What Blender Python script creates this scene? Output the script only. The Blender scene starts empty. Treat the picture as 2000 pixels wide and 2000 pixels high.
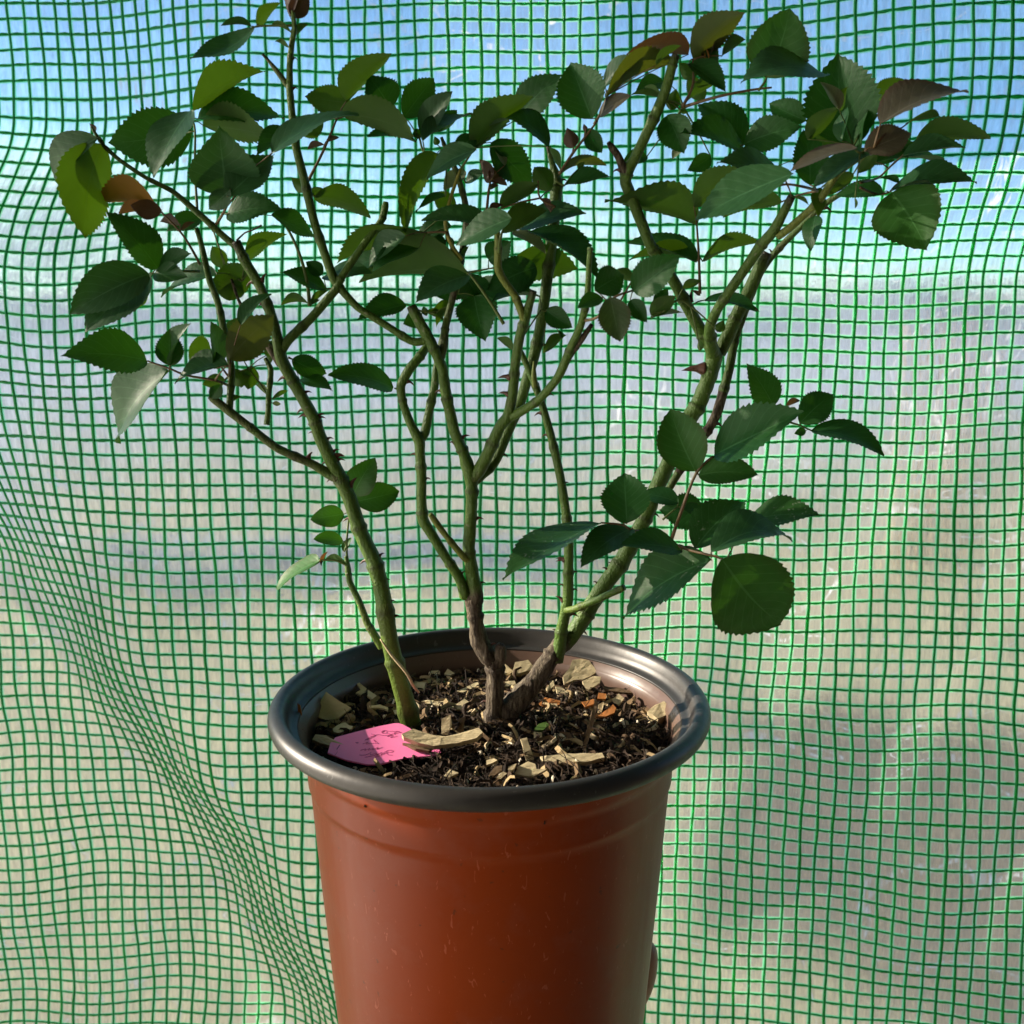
import bpy, bmesh, math, random
from mathutils import Vector, Matrix, noise
import numpy as np

# ------------------------------------------------------------------ camera, sky, sun, exposure
S = bpy.context.scene
C = S.collection
random.seed(7)
CAM_Z = 1.35
PITCH = math.radians(11.5)
cam_data = bpy.data.cameras.new('camera')
cam_data.lens = 36.0
cam_data.sensor_width = 36.0
cam_data.clip_start = 0.02
cam_data.clip_end = 2000.0
cam_data.dof.use_dof = True
cam_data.dof.focus_distance = 0.475
cam_data.dof.aperture_fstop = 20.0
cam = bpy.data.objects.new('camera', cam_data)
cam.location = (0, 0, CAM_Z)
cam.rotation_euler = (math.radians(90) - PITCH, 0, 0)
C.objects.link(cam)
S.camera = cam

SUN_EL = math.radians(20.0)
SUN_AZ = math.radians(-77.0)          # from +Y towards +X: low sun on the left, a little behind the film
world = bpy.data.worlds.new('World')
S.world = world
world.use_nodes = True
wn = world.node_tree
for n in list(wn.nodes):
    wn.nodes.remove(n)
sky = wn.nodes.new('ShaderNodeTexSky')
sky.sky_type = 'NISHITA'
sky.sun_disc = False
sky.sun_elevation = SUN_EL
sky.sun_rotation = SUN_AZ
sky.air_density = 0.85
sky.dust_density = 0.0
sky.altitude = 0.0
sky.ozone_density = 5.0
bg = wn.nodes.new('ShaderNodeBackground')
bg.inputs['Strength'].default_value = 0.077
wo = wn.nodes.new('ShaderNodeOutputWorld')
wn.links.new(sky.outputs[0], bg.inputs[0])
wn.links.new(bg.outputs[0], wo.inputs[0])

sun_dir = Vector((math.cos(SUN_EL) * math.sin(SUN_AZ), math.cos(SUN_EL) * math.cos(SUN_AZ), math.sin(SUN_EL)))
sun_data = bpy.data.lights.new('sun', 'SUN')
sun_data.energy = 3.8
sun_data.angle = math.radians(0.5)
sun_data.color = (1.0, 0.87, 0.70)
sun = bpy.data.objects.new('sun', sun_data)
sun.rotation_euler = sun_dir.to_track_quat('Z', 'Y').to_euler()
sun.location = (-3, 1, 4)
C.objects.link(sun)

S.view_settings.view_transform = 'Standard'
S.view_settings.look = 'None'
S.view_settings.gamma = 1.0
S.view_settings.exposure = 1.7
S.view_settings.use_curve_mapping = False
S.cycles.use_denoising = True
S.cycles.max_bounces = 10
S.cycles.transmission_bounces = 8
S.cycles.transparent_max_bounces = 12
S.cycles.caustics_refractive = True
S.cycles.caustics_reflective = False
S.cycles.sample_clamp_indirect = 6.0

# ------------------------------------------------------------------ measured tables (positions on the 2000 px frame, distances in cm from the pot axis)
POST=(2.02,2.11,5.3,1.24)
PIPE=(-2.45,0.45,5.4,0.065)
CANES=[
('A',[(812,1436,20,0.9),(806,1424,19,0.9),(777,1316,17.5,0.6),(762,1254,16.5,0.4),(747,1160,16,0.2),(731,1098,15.5,0),(703,1036,14.5,0),(683,974,14,-0.1),(661,927,14,-0.2),(638,881,13,-0.3),(624,850,12.5,-0.4),(612,816,12,-0.5),(572,744,11.5,-0.6),(550,701,12,-0.7),(535,630,9.5,-0.8),(507,558,9.5,-0.9),(479,511,10,-1),(461,472,9,-1)],'green',0.15),
('A1',[(548,690,9,-0.7),(563,664,9.5,-0.7),(609,620,8.5,-0.5),(656,565,8.5,-0.3),(667,541,8,-0.2),(708,481,7,0),(745,431,6.5,0.2),(752,405,7,0.2),(754,394,5,0.2)],'green',0.1),
('A2',[(660,935,10,-0.3),(641,925,10,-0.3),(609,906,8.5,-0.5),(541,875,8,-1),(488,834,8,-1.3),(451,806,8.5,-1.5),(417,779,8,-1.7),(411,774,6,-1.7)],'green',0.45),
('A3',[(448,800,7,-1.4),(451,754,7,-1.3),(452,716,6.5,-1.2),(438,648,7,-1.1),(426,592,6.5,-1),(410,549,6.5,-1),(398,499,6,-1),(390,465,5,-1),(383,445,4,-1)],'green',0.3),
('A4',[(459,480,7,-0.9),(434,459,6.5,-0.9),(407,434,6.5,-0.9),(373,404,6,-0.9),(336,373,5,-0.9),(285,347,4,-0.9),(238,316,4,-1),(201,283,4,-1),(178,247,2.5,-1)],'green',0.1),
('A5',[(548,712,8,-0.6),(530,684,8,-0.4),(513,661,7.5,-0.2),(482,614,4.5,0.2),(466,586,3,0.4),(452,545,2.5,0.6)],'brown',0.8),
('A6',[(521,830,6,-0.9),(524,800,5.5,-0.8),(525,769,5.5,-0.6),(529,723,5.5,-0.3),(518,700,4,-0.1)],'green',0.05),
('A7',[(462,470,2,-1),(478,455,1.6,-1),(494,449,1.6,-1),(511,440,2,-1)],'brown',1),
('A8',[(746,1265,8,1),(728,1235,8,1),(717,1216,7,1.1),(702,1176,6.5,1.2),(683,1136,6,1.3),(680,1114,6,1.4),(676,1086,4,1.5)],'green',0.1),
('B',[(962,1440,22,0.9),(963,1424,19,0.9),(966,1362,17,0.9),(966,1300,17,0.9),(951,1279,18,0.8),(936,1250,17,0.8),(930,1216,14,0.7),(925,1182,16,0.7),(927,1168,18,0.7),(928,1155,15,0.7),(921,1114,13,0.6),(916,1067,12,0.6),(921,990,11.5,0.5),(921,945,12.5,0.5),(918,926,14,0.5),(904,881,11,0.4),(889,847,10.5,0.3),(873,778,10.5,0.2),(864,723,10.5,0.1),(849,685,10.5,0),(830,648,11,0),(811,614,10.5,0),(803,597,9,0)],'green',0.2),
('B0',[(962,1300,16,0.8),(976,1285,13,0.7),(978,1268,11,0.6),(972,1258,6,0.6)],'wood',1),
('B1',[(834,664,8,0),(815,668,8,0),(799,664,7.5,0),(755,636,7,0),(701,602,7,-0.1),(672,572,7.5,-0.2),(652,545,9,-0.2),(635,498,8.5,-0.2),(612,427,8.5,-0.3),(595,353,8.5,-0.4),(578,286,8,-0.5),(570,219,7,-0.6),(566,175,7,-0.7),(566,128,6,-0.8),(570,84,5.5,-0.9),(575,57,5,-1),(572,25,4,-1)],'green',0.1),
('B2',[(566,175,5,-0.7),(555,158,5.5,-0.7),(540,138,5,-0.7),(524,118,3,-0.7),(513,106,2.5,-0.7)],'green',0.5),
('B3',[(860,700,9,0.1),(867,672,8.5,0.3),(870,639,7.5,0.6),(880,598,7,0.9),(894,540,6.5,1.1),(905,480,6.5,1.2),(912,425,6.5,1.3),(906,385,6,1.3),(890,333,5.5,1.3),(873,296,4.5,1.3),(862,268,3,1.3)],'green',0.5),
('B4',[(918,940,12,0.5),(936,918,13,0.4),(954,884,12,0.2),(976,834,11,0),(992,813,11,-0.1),(1001,769,10,-0.3),(1007,707,9.5,-0.6),(1016,654,9.5,-1),(1027,617,10,-1.2),(1035,590,8,-1.3),(1042,568,7,-1.4)],'green',0.35),
('B5',[(1024,625,8,-1.2),(1007,580,7.5,-1.4),(985,549,7.5,-1.6),(973,524,8,-1.8),(973,480,7.5,-2),(970,440,5,-2.2)],'yellow',0.1),
('B6',[(988,818,9,0),(1010,808,9.5,-0.3),(1051,782,8.5,-1),(1085,744,8.5,-1.6),(1100,716,9,-2),(1116,676,8,-2.4),(1134,636,7.5,-3),(1147,583,6.5,-3.5),(1150,524,5.5,-4),(1153,483,5,-4.2)],'green',0.1),
('B7',[(1098,722,6,-2),(1116,690,6.5,-2.2),(1135,664,6.5,-2.5),(1156,634,4.5,-2.8)],'brown',0.6),
('C',[(921,945,10,1.2),(964,905,10,1.5),(985,859,10.5,1.7),(1016,785,10.5,2),(1032,732,10.5,2),(1044,692,11,2),(1057,630,11,2),(1066,567,11,2),(1075,490,11.5,1.8),(1082,428,12,1.6),(1087,366,12.5,1.5),(1086,345,10,1.5),(1078,318,6,1.5),(1071,286,5,1.5)],'green',0.2),
('D',[(1087,1290,14,1.6),(1093,1262,13,1.5),(1098,1225,11.5,1.4),(1109,1172,11,1.2),(1110,1123,10,1.1),(1111,1060,9.5,1),(1105,998,9,1),(1093,924,8.5,1.1),(1075,847,8,1.2),(1060,794,7.5,1.3),(1041,741,7,1.4),(1023,700,6,1.5),(1010,672,4,1.5)],'green',0.05),
('D1',[(1046,755,6,1.1),(1043,735,5.5,1),(1043,705,2,1)],'yellow',0),
('D2',[(1106,1192,7,1.1),(1124,1189,7.5,0.6),(1165,1172,7,-0.2),(1219,1147,6.5,-1)],'green',0.1),
('E',[(968,1428,30,1.2),(985,1398,28,1.2),(1010,1369,24,1.3),(1045,1330,20,1.4),(1074,1288,18,1.6),(1090,1265,17,1.7),(1116,1243,16,1.9),(1145,1197,16,2),(1178,1147,16,2.2),(1219,1089,16,2.4),(1256,1019,15.5,2.6),(1281,957,15,2.7),(1306,903,15,2.8),(1335,833,15,2.9),(1364,791,16,3),(1383,741,15.5,3),(1393,705,16,3),(1396,690,17,3)],'green',0.1),
('E1',[(1396,695,14,2.9),(1386,672,14,2.6),(1371,650,12.5,2.4),(1346,605,11.5,2),(1321,558,11,1.6),(1293,511,11,1.2),(1271,480,11,0.9),(1256,443,11,0.7),(1236,392,11,0.4),(1222,356,11.5,0.2),(1226,332,13,0.1),(1238,313,10.5,0),(1259,269,10.5,-0.3),(1282,220,11,-0.6),(1300,176,10.5,-0.9),(1313,129,9.5,-1.2),(1321,106,8,-1.3)],'green',0.2),
('E2',[(1223,342,10,0.1),(1207,305,7.5,-0.2),(1195,288,7,-0.4),(1188,278,4,-0.5)],'brown',0.5),
('E3',[(1392,690,13,2.7),(1388,665,12.5,2.2),(1386,640,10,1.6),(1400,606,9.5,1),(1430,561,10,0.4),(1458,521,10,0),(1486,480,11,-0.5),(1510,452,11,-1),(1532,412,9,-1.5),(1546,384,8,-2)],'green',0.25),
('E4',[(1404,690,14,3.2),(1419,661,14,3.2),(1436,623,13.5,3.1),(1464,567,13.5,3),(1483,524,13,2.8),(1499,493,10,2.7)],'green',0.3),
('F',[(1295,975,7,4),(1324,925,8,4),(1349,884,8,4),(1380,844,9.5,4),(1399,810,10,4.1),(1410,774,10,4.2),(1424,723,9,4.3),(1436,660,8.5,4.2),(1458,598,8,4),(1480,542,7,3.6),(1504,505,7,3.3),(1535,471,6.5,2.8),(1573,434,6,2.2),(1604,403,6,1.6),(1640,380,5,1)],'green',0.4),
('F1',[(1519,462,8,-1),(1540,447,8,-1.3),(1573,418,7.5,-1.6),(1601,391,8,-2),(1636,339,7,-2.5),(1680,307,6,-3),(1700,295,5,-3.2)],'yellow',0.1),
('G1',[(908,1165,11,0.7),(907,1157,11,0.6),(897,1129,10,0.5),(873,1092,9.5,0.4),(842,1042,10,0.3),(826,1014,11,0.3),(823,974,10,0.3),(823,928,10,0.3),(820,881,10,0.3),(819,862,11,0.3),(803,830,8.5,0.2),(788,790,8,0.1),(783,754,9,0.1),(799,722,9.5,0.2),(821,695,9,0.5),(842,664,7,1)],'green',0.1),
('G2',[(819,862,9,0.4),(830,844,9.5,0.5),(839,800,8.5,0.7),(849,754,8,0.9),(852,723,7.5,1.1),(858,690,6.5,1.3),(870,630,5,1.5)],'green',0.1),
('G3',[(916,1095,7,0.5),(904,1086,7,0.3),(873,1049,6,0),(850,1018,6.5,-0.2),(840,1004,5,-0.3)],'yellow',0.2)]
THORNS=[(655.3,888.8,669.3,889.8),(659.0,898.1,670.2,899.1),(751.6,1133.2,760.2,1133.2),(755.3,1151.2,764.6,1151.2),(761.5,1174.5,770.8,1175.2),(768.9,1204.0,779.5,1204.0),(745.3,1085.4,750.0,1081.4),(931.7,1013.0,942.5,1014.0),(829.2,935.4,839.1,936.3),(860.2,1087.6,854.0,1089.1),(823.0,888.8,829.8,887.9),(605.6,890.4,608.7,884.2),(703.4,940.1,698.8,933.9),(937.9,1138.8,947.2,1139.4),(903.7,1120.2,899.1,1114.0),(770.2,1207.1,777.0,1204.0),(593.8,767.7,606.2,767.1),(621.7,812.7,632.6,810.2),(624.8,815.8,634.2,816.8),(655.9,891.9,669.9,891.9),(659.0,898.1,671.4,899.1),(587.6,815.8,582.9,816.8),(547.2,741.3,542.5,745.0),(513.0,548.8,519.3,536.3),(603.1,888.8,609.3,884.8),(609.3,846.9,603.7,846.9),(641.9,856.2,649.7,856.8),(993.2,736.6,976.1,738.2),(988.5,769.3,976.1,768.6),(941.9,884.2,946.6,878.0),(1072.4,772.4,1080.1,773.0),(889.1,865.5,878.3,865.5),(783.5,806.5,784.2,809.6),(755.6,416.8,758.7,414.6),(732.3,449.4,730.7,452.5),(1032.0,722.7,1024.2,719.6),(827.0,937.0,836.3,936.0),(1367.7,718.0,1338.2,722.7),(1290.1,924.5,1280.1,925.2),(1355.3,586.0,1351.6,570.5),(1614.6,412.1,1623.0,414.6),(1470.2,601.6,1481.1,607.8),(1240.4,437.0,1246.6,438.5),(1103.2,1093.7,1088.7,1091.6),(1115.6,1118.5,1126.0,1118.5),(1101.1,1143.4,1092.9,1143.4),(1094.9,1172.4,1086.6,1166.2),(1115.6,1199.3,1127.2,1203.4),(1082.5,1234.5,1079.2,1230.3),(1289.5,926.0,1279.2,924.7),(1206.7,1124.7,1215.0,1123.5),(1194.3,1102.0,1188.1,1099.9),(1099.1,944.6,1109.4,944.6),(1109.4,975.7,1113.6,975.7),(1161.2,1155.8,1157.0,1153.7),(1181.9,1110.2,1176.9,1109.4),(1215.0,1081.3,1219.2,1081.3),(568.1,114.4,578.9,116.7),(568.1,173.3,579.9,174.3),(1207.0,333.9,1198.0,336.4),(1204.5,305.4,1201.9,308.0)]
GROUPS=[
([(570,50,-1),(534,50,-1),(508,51,-1),(491,54,-1)],1.6,'g',[(501,50,548,5,24,'u','l',-1,0,0.06),(491,52,432,50,15,'s','l',-1,0,0.06),(497,54,371,114,32,'g','l',-1,0,-0.1)]),
([(575,57,-1),(571,34,-1),(571,20,-1)],2.2,'g',[(570,32,603,-20,37,'r','y',-1,0,0.06),(568,32,551,-30,27,'r','y',-1,0,0.06),(568,64,529,50,11,'u','s',-1,0,0.06),(575,67,603,47,13,'u','s',-1,0,0.06),(565,93,537,81,9,'u','s',-1,0,0.06)]),
([(386,421,-1),(381,336,0),(381,256,0),(376,236,0)],1.8,'g',[(375,249,211,279,104,'g','l',2,0,0.08),(375,217,518,139,52,'u','l',1,0,0.06),(386,232,555,232,57,'g','l',2,0,0.1),(398,246,534,269,61,'u','l',2.5,0,0.06),(373,215,299,347,56,'s','l',-2,0,0.06),(339,269,338,246,20,'o','y',1,0,0.06),(299,279,329,262,20,'r','y',1,0,0.06)]),
([(423,437,-1),(442,404,-2),(447,373,-3)],2,'r',[(444,375,427,246,128,'s','l',-3,0,0.06),(444,384,536,301,64,'s','l',-4,0,0.04),(531,299,701,224,34,'s','l',-4.5,0,0.08),(450,370,407,409,37,'s','l',-4,0,0.06),(571,256,501,303,37,'g','l',1,0,0.06)]),
([(208,293,-1),(198,273,-1),(191,266,-1)],2,'g',[(200,281,166,466,101,'u','l',-1,0,0.05),(191,269,117,367,50,'s','l',-1.5,0,0.15),(185,262,174,241,9,'r','y',-1,0,0.06)]),
([(390,515,-1),(373,484,-2),(353,454,-2),(312,411,-2)],1.8,'r',[(311,411,185,399,50,'o','l',-2,0,0.12),(316,414,254,400,37,'r','l',-2.4,0,0.06),(309,416,230,421,20,'o','l',-1.7,0,0.06),(351,437,312,434,20,'r','y',-2,0,0.06),(353,449,381,434,9,'r','y',-2,0,0.06)]),
([(390,530,-1),(336,530,-2),(297,535,-2)],1.8,'g',[(309,525,208,414,66,'g','l',-2,0,0.06),(291,535,136,614,84,'s','l',-2,0,0.1),(292,538,166,651,77,'s','l',-1.6,0,0.08),(312,523,373,495,35,'s','l',-2,0,0.06),(301,535,368,542,40,'s','l',-2.3,0,0.06),(287,558,265,602,27,'u','l',-1,0,0.06)]),
([(473,549,1),(448,536,1)],1.6,'g',[(423,536,314,580,25,'g','l',0,0,0.06),(494,527,406,567,62,'u','l',1,0,0.06),(451,539,448,588,47,'u','l',1,0,0.06),(480,508,560,457,33,'u','l',1,0,0.06)]),
([(420,443,0),(435,418,0)],1.8,'g',[(443,421,552,409,53,'g','l',0,0,0.1),(529,421,619,467,36,'g','l',-0.5,0,0.06)]),
([(605,598,0.5),(600,552,0.5),(588,505,0.5),(570,462,0.5),(550,428,0.5)],2.4,'g',[(606,598,547,598,17,'u','s',0.5,0,0.2),(606,600,643,567,12,'u','s',0.5,0,0.06),(605,595,625,586,8,'u','s',0.5,0,0.06)]),
([(609,380,1),(616,384,1)],1.6,'g',[(614,384,724,425,45,'u','l',1,0,0.12),(607,380,630,367,20,'u','y',1,0,0.06),(597,373,569,347,25,'u','y',1,0,0.06)]),
([(656,564,1),(637,564,1)],1.6,'g',[(637,567,547,532,33,'g','l',1,0,0.06),(630,536,597,511,28,'g','l',1,0,0.06)]),
([(651,548,1.5),(644,538,1.5)],1.6,'g',[(631,542,728,535,32,'s','l',1.5,0,0.06)]),
([(442,751,-1),(420,743,-2),(364,733,-2),(331,720,-2),(288,705,-2)],1.8,'r',[(288,705,118,695,79,'g','l',-2,0,0.1),(334,714,331,642,51,'g','l',-2,0,0.05),(334,712,373,631,20,'s','l',-2,0,0.08),(330,726,231,866,65,'s','l',-2,0,0.08),(445,713,341,750,34,'s','l',-3,0,0.06)]),
([(448,738,-1),(449,716,-2.5),(451,701,-2.5)],2,'r',[(448,701,536,614,75,'ro','l',-3,0,0.06),(470,634,530,574,26,'s','l',-3.2,0,0.06),(423,720,412,628,34,'s','l',-2,0,0.06),(414,698,369,678,54,'u','l',-0.5,0,0.06)]),
([(451,754,0),(457,732,0),(485,720,0)],1.8,'g',[(460,720,470,757,40,'u','l',0,0,0.06),(493,716,484,761,33,'u','l',0,0,0.06),(439,741,395,751,28,'u','l',-1,0,0.06),(432,751,411,780,25,'g','y',-2,0,0.06),(448,661,473,617,40,'u','l',0,0,0.06),(519,695,541,664,28,'u','l',0,0,0.06),(525,775,498,751,11,'u','s',0,0,0.06),(532,780,564,763,9,'u','s',0,0,0.06),(532,788,549,789,9,'p','s',0,0,0.06),(445,785,471,774,12,'u','s',-1.5,0,0.06),(525,713,519,689,12,'u','y',0,0,0.06)]),
([(563,698,1),(572,702,1)],1.5,'g',[(570,702,638,730,42,'g','l',1,0,0.06),(584,741,650,764,25,'g','l',1,0,0.06)]),
([(784,763,1),(770,758,1)],1.5,'g',[(768,758,641,732,48,'g','l',1,0,0.08)]),
([(602,353,1),(631,296,1),(658,232,1)],2,'r',[(685,202,595,188,56,'u','l',1,0,0.06),(676,198,765,105,50,'u','l',0.5,0,0.06),(762,210,718,145,71,'g','l',1.5,0,0.06),(666,224,809,269,61,'u','l',0,0,0.1),(631,236,584,262,44,'u','l',2,0,0.06),(634,283,600,293,12,'r','s',1,0,0.06),(637,276,663,269,10,'r','s',1,0,0.06)]),
([(863,316,1.5),(829,299,1.5),(819,269,1.5),(807,251,1.5)],1.7,'g',[(789,229,848,152,59,'g','l',1.5,0,0.06),(824,261,883,178,47,'s','l',1.5,0,0.06),(853,257,893,215,30,'g','l',2,0,0.06),(826,276,927,223,24,'s','l',0,0,0.06),(811,278,717,267,17,'g','l',1.5,0,0.06),(806,266,826,256,17,'g','y',1.5,0,0.06)]),
([(900,330,1),(913,310,0),(927,289,0)],1.8,'g',[(925,291,1041,188,59,'u','l',0,0,0.1),(1008,234,1098,145,64,'g','l',1,0,0.06),(1073,286,947,257,30,'g','l',-1,0,0.25),(927,266,886,306,34,'g','l',0,0,0.06),(930,293,830,354,37,'s','l',-1.5,0,0.08),(959,278,1041,358,66,'g','l',0.5,0,0.06)]),
([(873,303,1),(863,296,1)],1.8,'g',[(854,299,790,454,47,'u','l',1,0,0.06),(854,283,849,266,13,'u','s',1,0,0.06),(907,333,866,374,29,'p','l',2,0,0.06),(910,357,949,335,20,'s','l',2,0,0.06),(870,384,812,414,13,'g','l',0,0,0.06)]),
([(950,421,0.5),(954,377,0.5),(958,353,0.5)],2,'r',[(958,355,937,311,25,'r','y',0.5,0,0.06),(959,355,987,318,30,'r','y',0.5,0,0.06),(964,352,991,363,13,'r','y',0.5,0,0.06),(986,323,964,289,13,'p','y',0.5,0,0.06),(954,370,974,362,10,'r','s',0.5,0,0.06)]),
([(1085,404,-0.5),(1055,387,-0.5),(1051,353,-0.5)],1.6,'r',[(979,407,1053,358,35,'u','l',0,0,0.06),(1075,372,1043,326,42,'u','l',0.5,0,0.06),(954,417,984,400,13,'r','s',-0.5,0,0.06),(1075,414,1055,387,13,'r','s',-0.5,0,0.06)]),
([(1085,353,0),(1102,363,0)],2,'g',[(1102,363,1193,346,25,'g','l',0,0,0.05),(1085,352,1184,322,19,'ro','y',0,0,0.15),(1095,336,1070,286,13,'u','y',0,0,0.06),(1129,330,1142,316,13,'u','s',0,0,0.06)]),
([(1092,340,-1),(1119,299,-1),(1142,269,-1),(1167,236,-1)],2,'r',[(1156,232,1114,122,91,'g','l',-1,0,0.06),(1120,288,1107,249,29,'r','y',-1,0,0.06),(1145,251,1176,299,34,'g','y',-1,0,0.06),(1145,256,1140,242,9,'r','s',-1,0,0.06)]),
([(1160,243,-1),(1171,225,-1),(1186,186,-1)],1.8,'r',[(1170,226,1233,186,27,'rp','l',-1,0,0.06),(1186,190,1327,122,39,'ro','l',-1.5,0,0.08),(1180,168,1255,110,34,'s','l',-0.5,0,0.06),(1345,106,1224,107,31,'r','l',0,0,0.12),(1282,127,1331,89,16,'u','l',-2,0,0.06)]),
([(1334,207,-0.5),(1353,166,-0.5),(1353,116,-0.5)],2,'r',[(1353,114,1455,24,65,'ro','l',-0.5,0,0.06),(1377,129,1396,41,11,'r','y',-0.5,0,0.06),(1386,111,1428,56,11,'r','y',-0.5,0,0.06),(1380,129,1361,89,16,'o','y',-0.5,0,0.06),(1396,135,1401,66,26,'u','y',-0.5,0,0.06),(1411,109,1457,77,23,'u','l',-0.5,0,0.06),(1345,124,1418,180,39,'g','l',-0.5,0,0.06),(1357,153,1326,122,28,'u','l',-0.5,0,0.06),(1360,160,1396,163,21,'u','l',-0.5,0,0.06)]),
([(1300,197,0),(1290,193,0)],1.8,'g',[(1290,194,1258,170,11,'u','s',0,0,0.06),(1292,192,1233,185,11,'u','s',0,0,0.06),(1311,215,1321,173,26,'u','y',0,0,0.06),(1334,207,1397,164,14,'u','s',0,0,0.06),(1329,215,1344,220,10,'u','s',0,0,0.06)]),
([(1334,212,0.5),(1321,228,0.5)],1.8,'g',[(1303,225,1336,300,65,'g','l',0.5,0,0.06),(1336,287,1313,311,16,'p','l',1,0,0.06)]),
([(1463,300,1),(1458,299,1)],1.6,'g',[(1458,300,1328,260,45,'g','l',1,0,0.06),(1457,285,1361,202,58,'g','l',1.5,0,0.06)]),
([(1331,210,0),(1401,189,-1),(1466,176,-1),(1507,171,-1)],2,'r',[]),
([(1440,286,1),(1453,283,1)],1.6,'g',[(1453,281,1569,247,61,'g','l',1,0,0.06)]),
([(1481,177,-1),(1493,161,-1),(1498,149,-1)],1.8,'g',[(1497,152,1543,16,116,'gl','l',-1,0,0.02),(1614,146,1447,161,54,'s','l',-2,0,0.1)]),
([(1695,307,-1),(1686,298,0),(1667,286,0)],2,'g',[(1664,290,1636,104,134,'g','l',1,0,0.02),(1639,214,1602,160,23,'p','y',-1,0,0.06),(1639,214,1656,169,23,'u','y',-1,0,0.06),(1577,272,1638,210,37,'u','l',0,0,0.06),(1645,276,1656,207,23,'s','y',-0.5,0,0.06),(1711,200,1770,156,31,'u','l',2,0,0.06),(1681,292,1695,211,19,'g','y',0,0,0.06)]),
([(1701,301,-3),(1707,289,-5),(1720,242,-5)],2,'r',[(1720,242,1892,180,51,'rp','l',-6,0,0.08),(1689,295,1780,258,59,'rp','l',-5,0,0.06),(1773,241,1836,228,15,'u','l',0,0,0.06),(1704,301,1757,270,19,'r','y',-5,0,0.06)]),
([(1680,357,-1),(1714,348,1),(1735,329,1),(1763,304,1)],1.6,'r',[(1787,281,1935,269,48,'u','l',1,0,0.1),(1762,306,1886,289,28,'s','l',0,0,0.06),(1711,317,1848,330,23,'g','l',1,0,0.1),(1766,304,1777,280,19,'g','l',1.5,0,0.06)]),
([(1680,366,-1),(1711,379,0),(1737,376,0)],1.8,'r',[(1739,374,1908,357,39,'s','l',0,0,0.1),(1742,377,1811,488,127,'gl','l',0,0,0.03),(1725,376,1632,382,34,'g','l',0,0,0.06),(1756,356,1720,347,12,'g','y',0,0,0.06)]),
([(1698,295,-3),(1680,298,-4),(1670,292,-4)],2,'g',[(1706,297,1586,370,36,'s','l',-4,0,0.06),(1673,290,1541,337,25,'rp','l',-4.5,0,0.06),(1711,298,1676,339,28,'u','l',-2,0,0.06),(1605,366,1600,424,26,'u','l',-2,0,0.06),(1667,339,1614,382,30,'u','l',-2,0,0.06),(1670,387,1670,407,6,'u','s',-4,0,0.06)]),
([(1605,398,1),(1596,422,1)],1.6,'g',[(1593,421,1583,490,35,'g','l',1,0,0.06)]),
([(1596,373,-3),(1574,366,-5),(1537,360,-5),(1512,366,-5)],2,'r',[(1527,340,1400,318,47,'s','l',-4,0,0.06),(1549,339,1352,433,70,'s','l',-7,0,0.02),(1527,394,1412,424,39,'u','l',0,0,0.06),(1582,362,1569,252,62,'g','l',0,0,0.06),(1546,385,1580,401,6,'u','s',-5,0,0.06)]),
([(1367,574,1.5),(1365,505,1.5),(1361,440,1.5)],2,'r',[(1361,440,1181,393,57,'u','l',1.5,0,0.06),(1355,403,1473,331,59,'u','l',0.5,0,0.06),(1371,509,1483,472,31,'u','l',1.5,0,0.06),(1361,511,1225,475,36,'g','l',1.5,0,0.06),(1346,502,1228,508,30,'u','l',2.5,0,0.06),(1368,577,1349,567,7,'r','s',1.5,0,0.06)]),
([(1191,630,-3),(1194,586,-5),(1237,567,-5)],2,'r',[(1237,570,1329,498,67,'g','l',-5.5,0,0.06),(1234,549,1206,524,22,'u','l',-3,0,0.06),(1231,586,1264,630,34,'g','l',-5,0,0.06)]),
([(1141,626,-3),(1166,620,-5),(1190,595,-5)],2,'r',[(1192,580,1211,668,61,'go','l',-6,0,0.06),(1175,580,1127,603,30,'g','l',-5,0,0.06),(1162,567,1218,536,59,'g','l',-5,0,0.06)]),
([(1349,598,1),(1324,586,1),(1293,611,1)],1.5,'g',[(1270,614,1320,578,34,'u','l',1,0,0.06),(1271,622,1338,611,14,'p','l',1,0,0.06),(1278,598,1304,564,26,'g','l',1,0,0.06),(1377,586,1478,608,25,'g','l',2,0,0.06),(1334,564,1371,547,16,'u','l',1,0,0.06),(1402,648,1413,625,19,'u','y',1,0,0.06),(1368,685,1365,661,12,'u','y',1,0,0.06)]),
([(1511,794,1.5),(1539,822,1.5),(1563,831,1.5),(1585,841,1.5)],1.6,'g',[(1511,793,1459,710,59,'g','l',1.5,0,0.06),(1562,827,1627,769,59,'g','l',1.5,0,0.06),(1585,841,1727,890,43,'g','l',1.5,0,0.1),(1574,841,1551,847,16,'g','l',1.5,0,0.06),(1535,794,1564,783,12,'r','y',1.5,0,0.06)]),
([(1310,1058,-2),(1331,998,-3),(1360,924,-3),(1393,891,-3)],2.4,'r',[(1395,889,1571,803,85,'g','l',-3,0,0.03),(1358,920,1309,799,92,'gl','l',-3,0,0.06),(1364,928,1481,928,56,'gl','l',-3,0,0.06)]),
([(1265,1036,0),(1236,1036,-1),(1215,1025,-1),(1174,1021,-1)],1.8,'r',[(1225,1023,1219,924,91,'g','l',-1,0,0.06),(1174,1023,982,1133,54,'sp','l',-1,0,0.05),(1234,1032,1134,1108,60,'s','l',-1,0,0.06)]),
([(1294,1015,0.5),(1323,990,0.5)],1.5,'g',[(1325,982,1246,965,35,'g','l',0.5,0,0.06),(1377,1003,1287,996,68,'g','l',1.5,0,0.06),(1335,994,1377,998,25,'gl','l',0.5,0,0.06)]),
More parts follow.
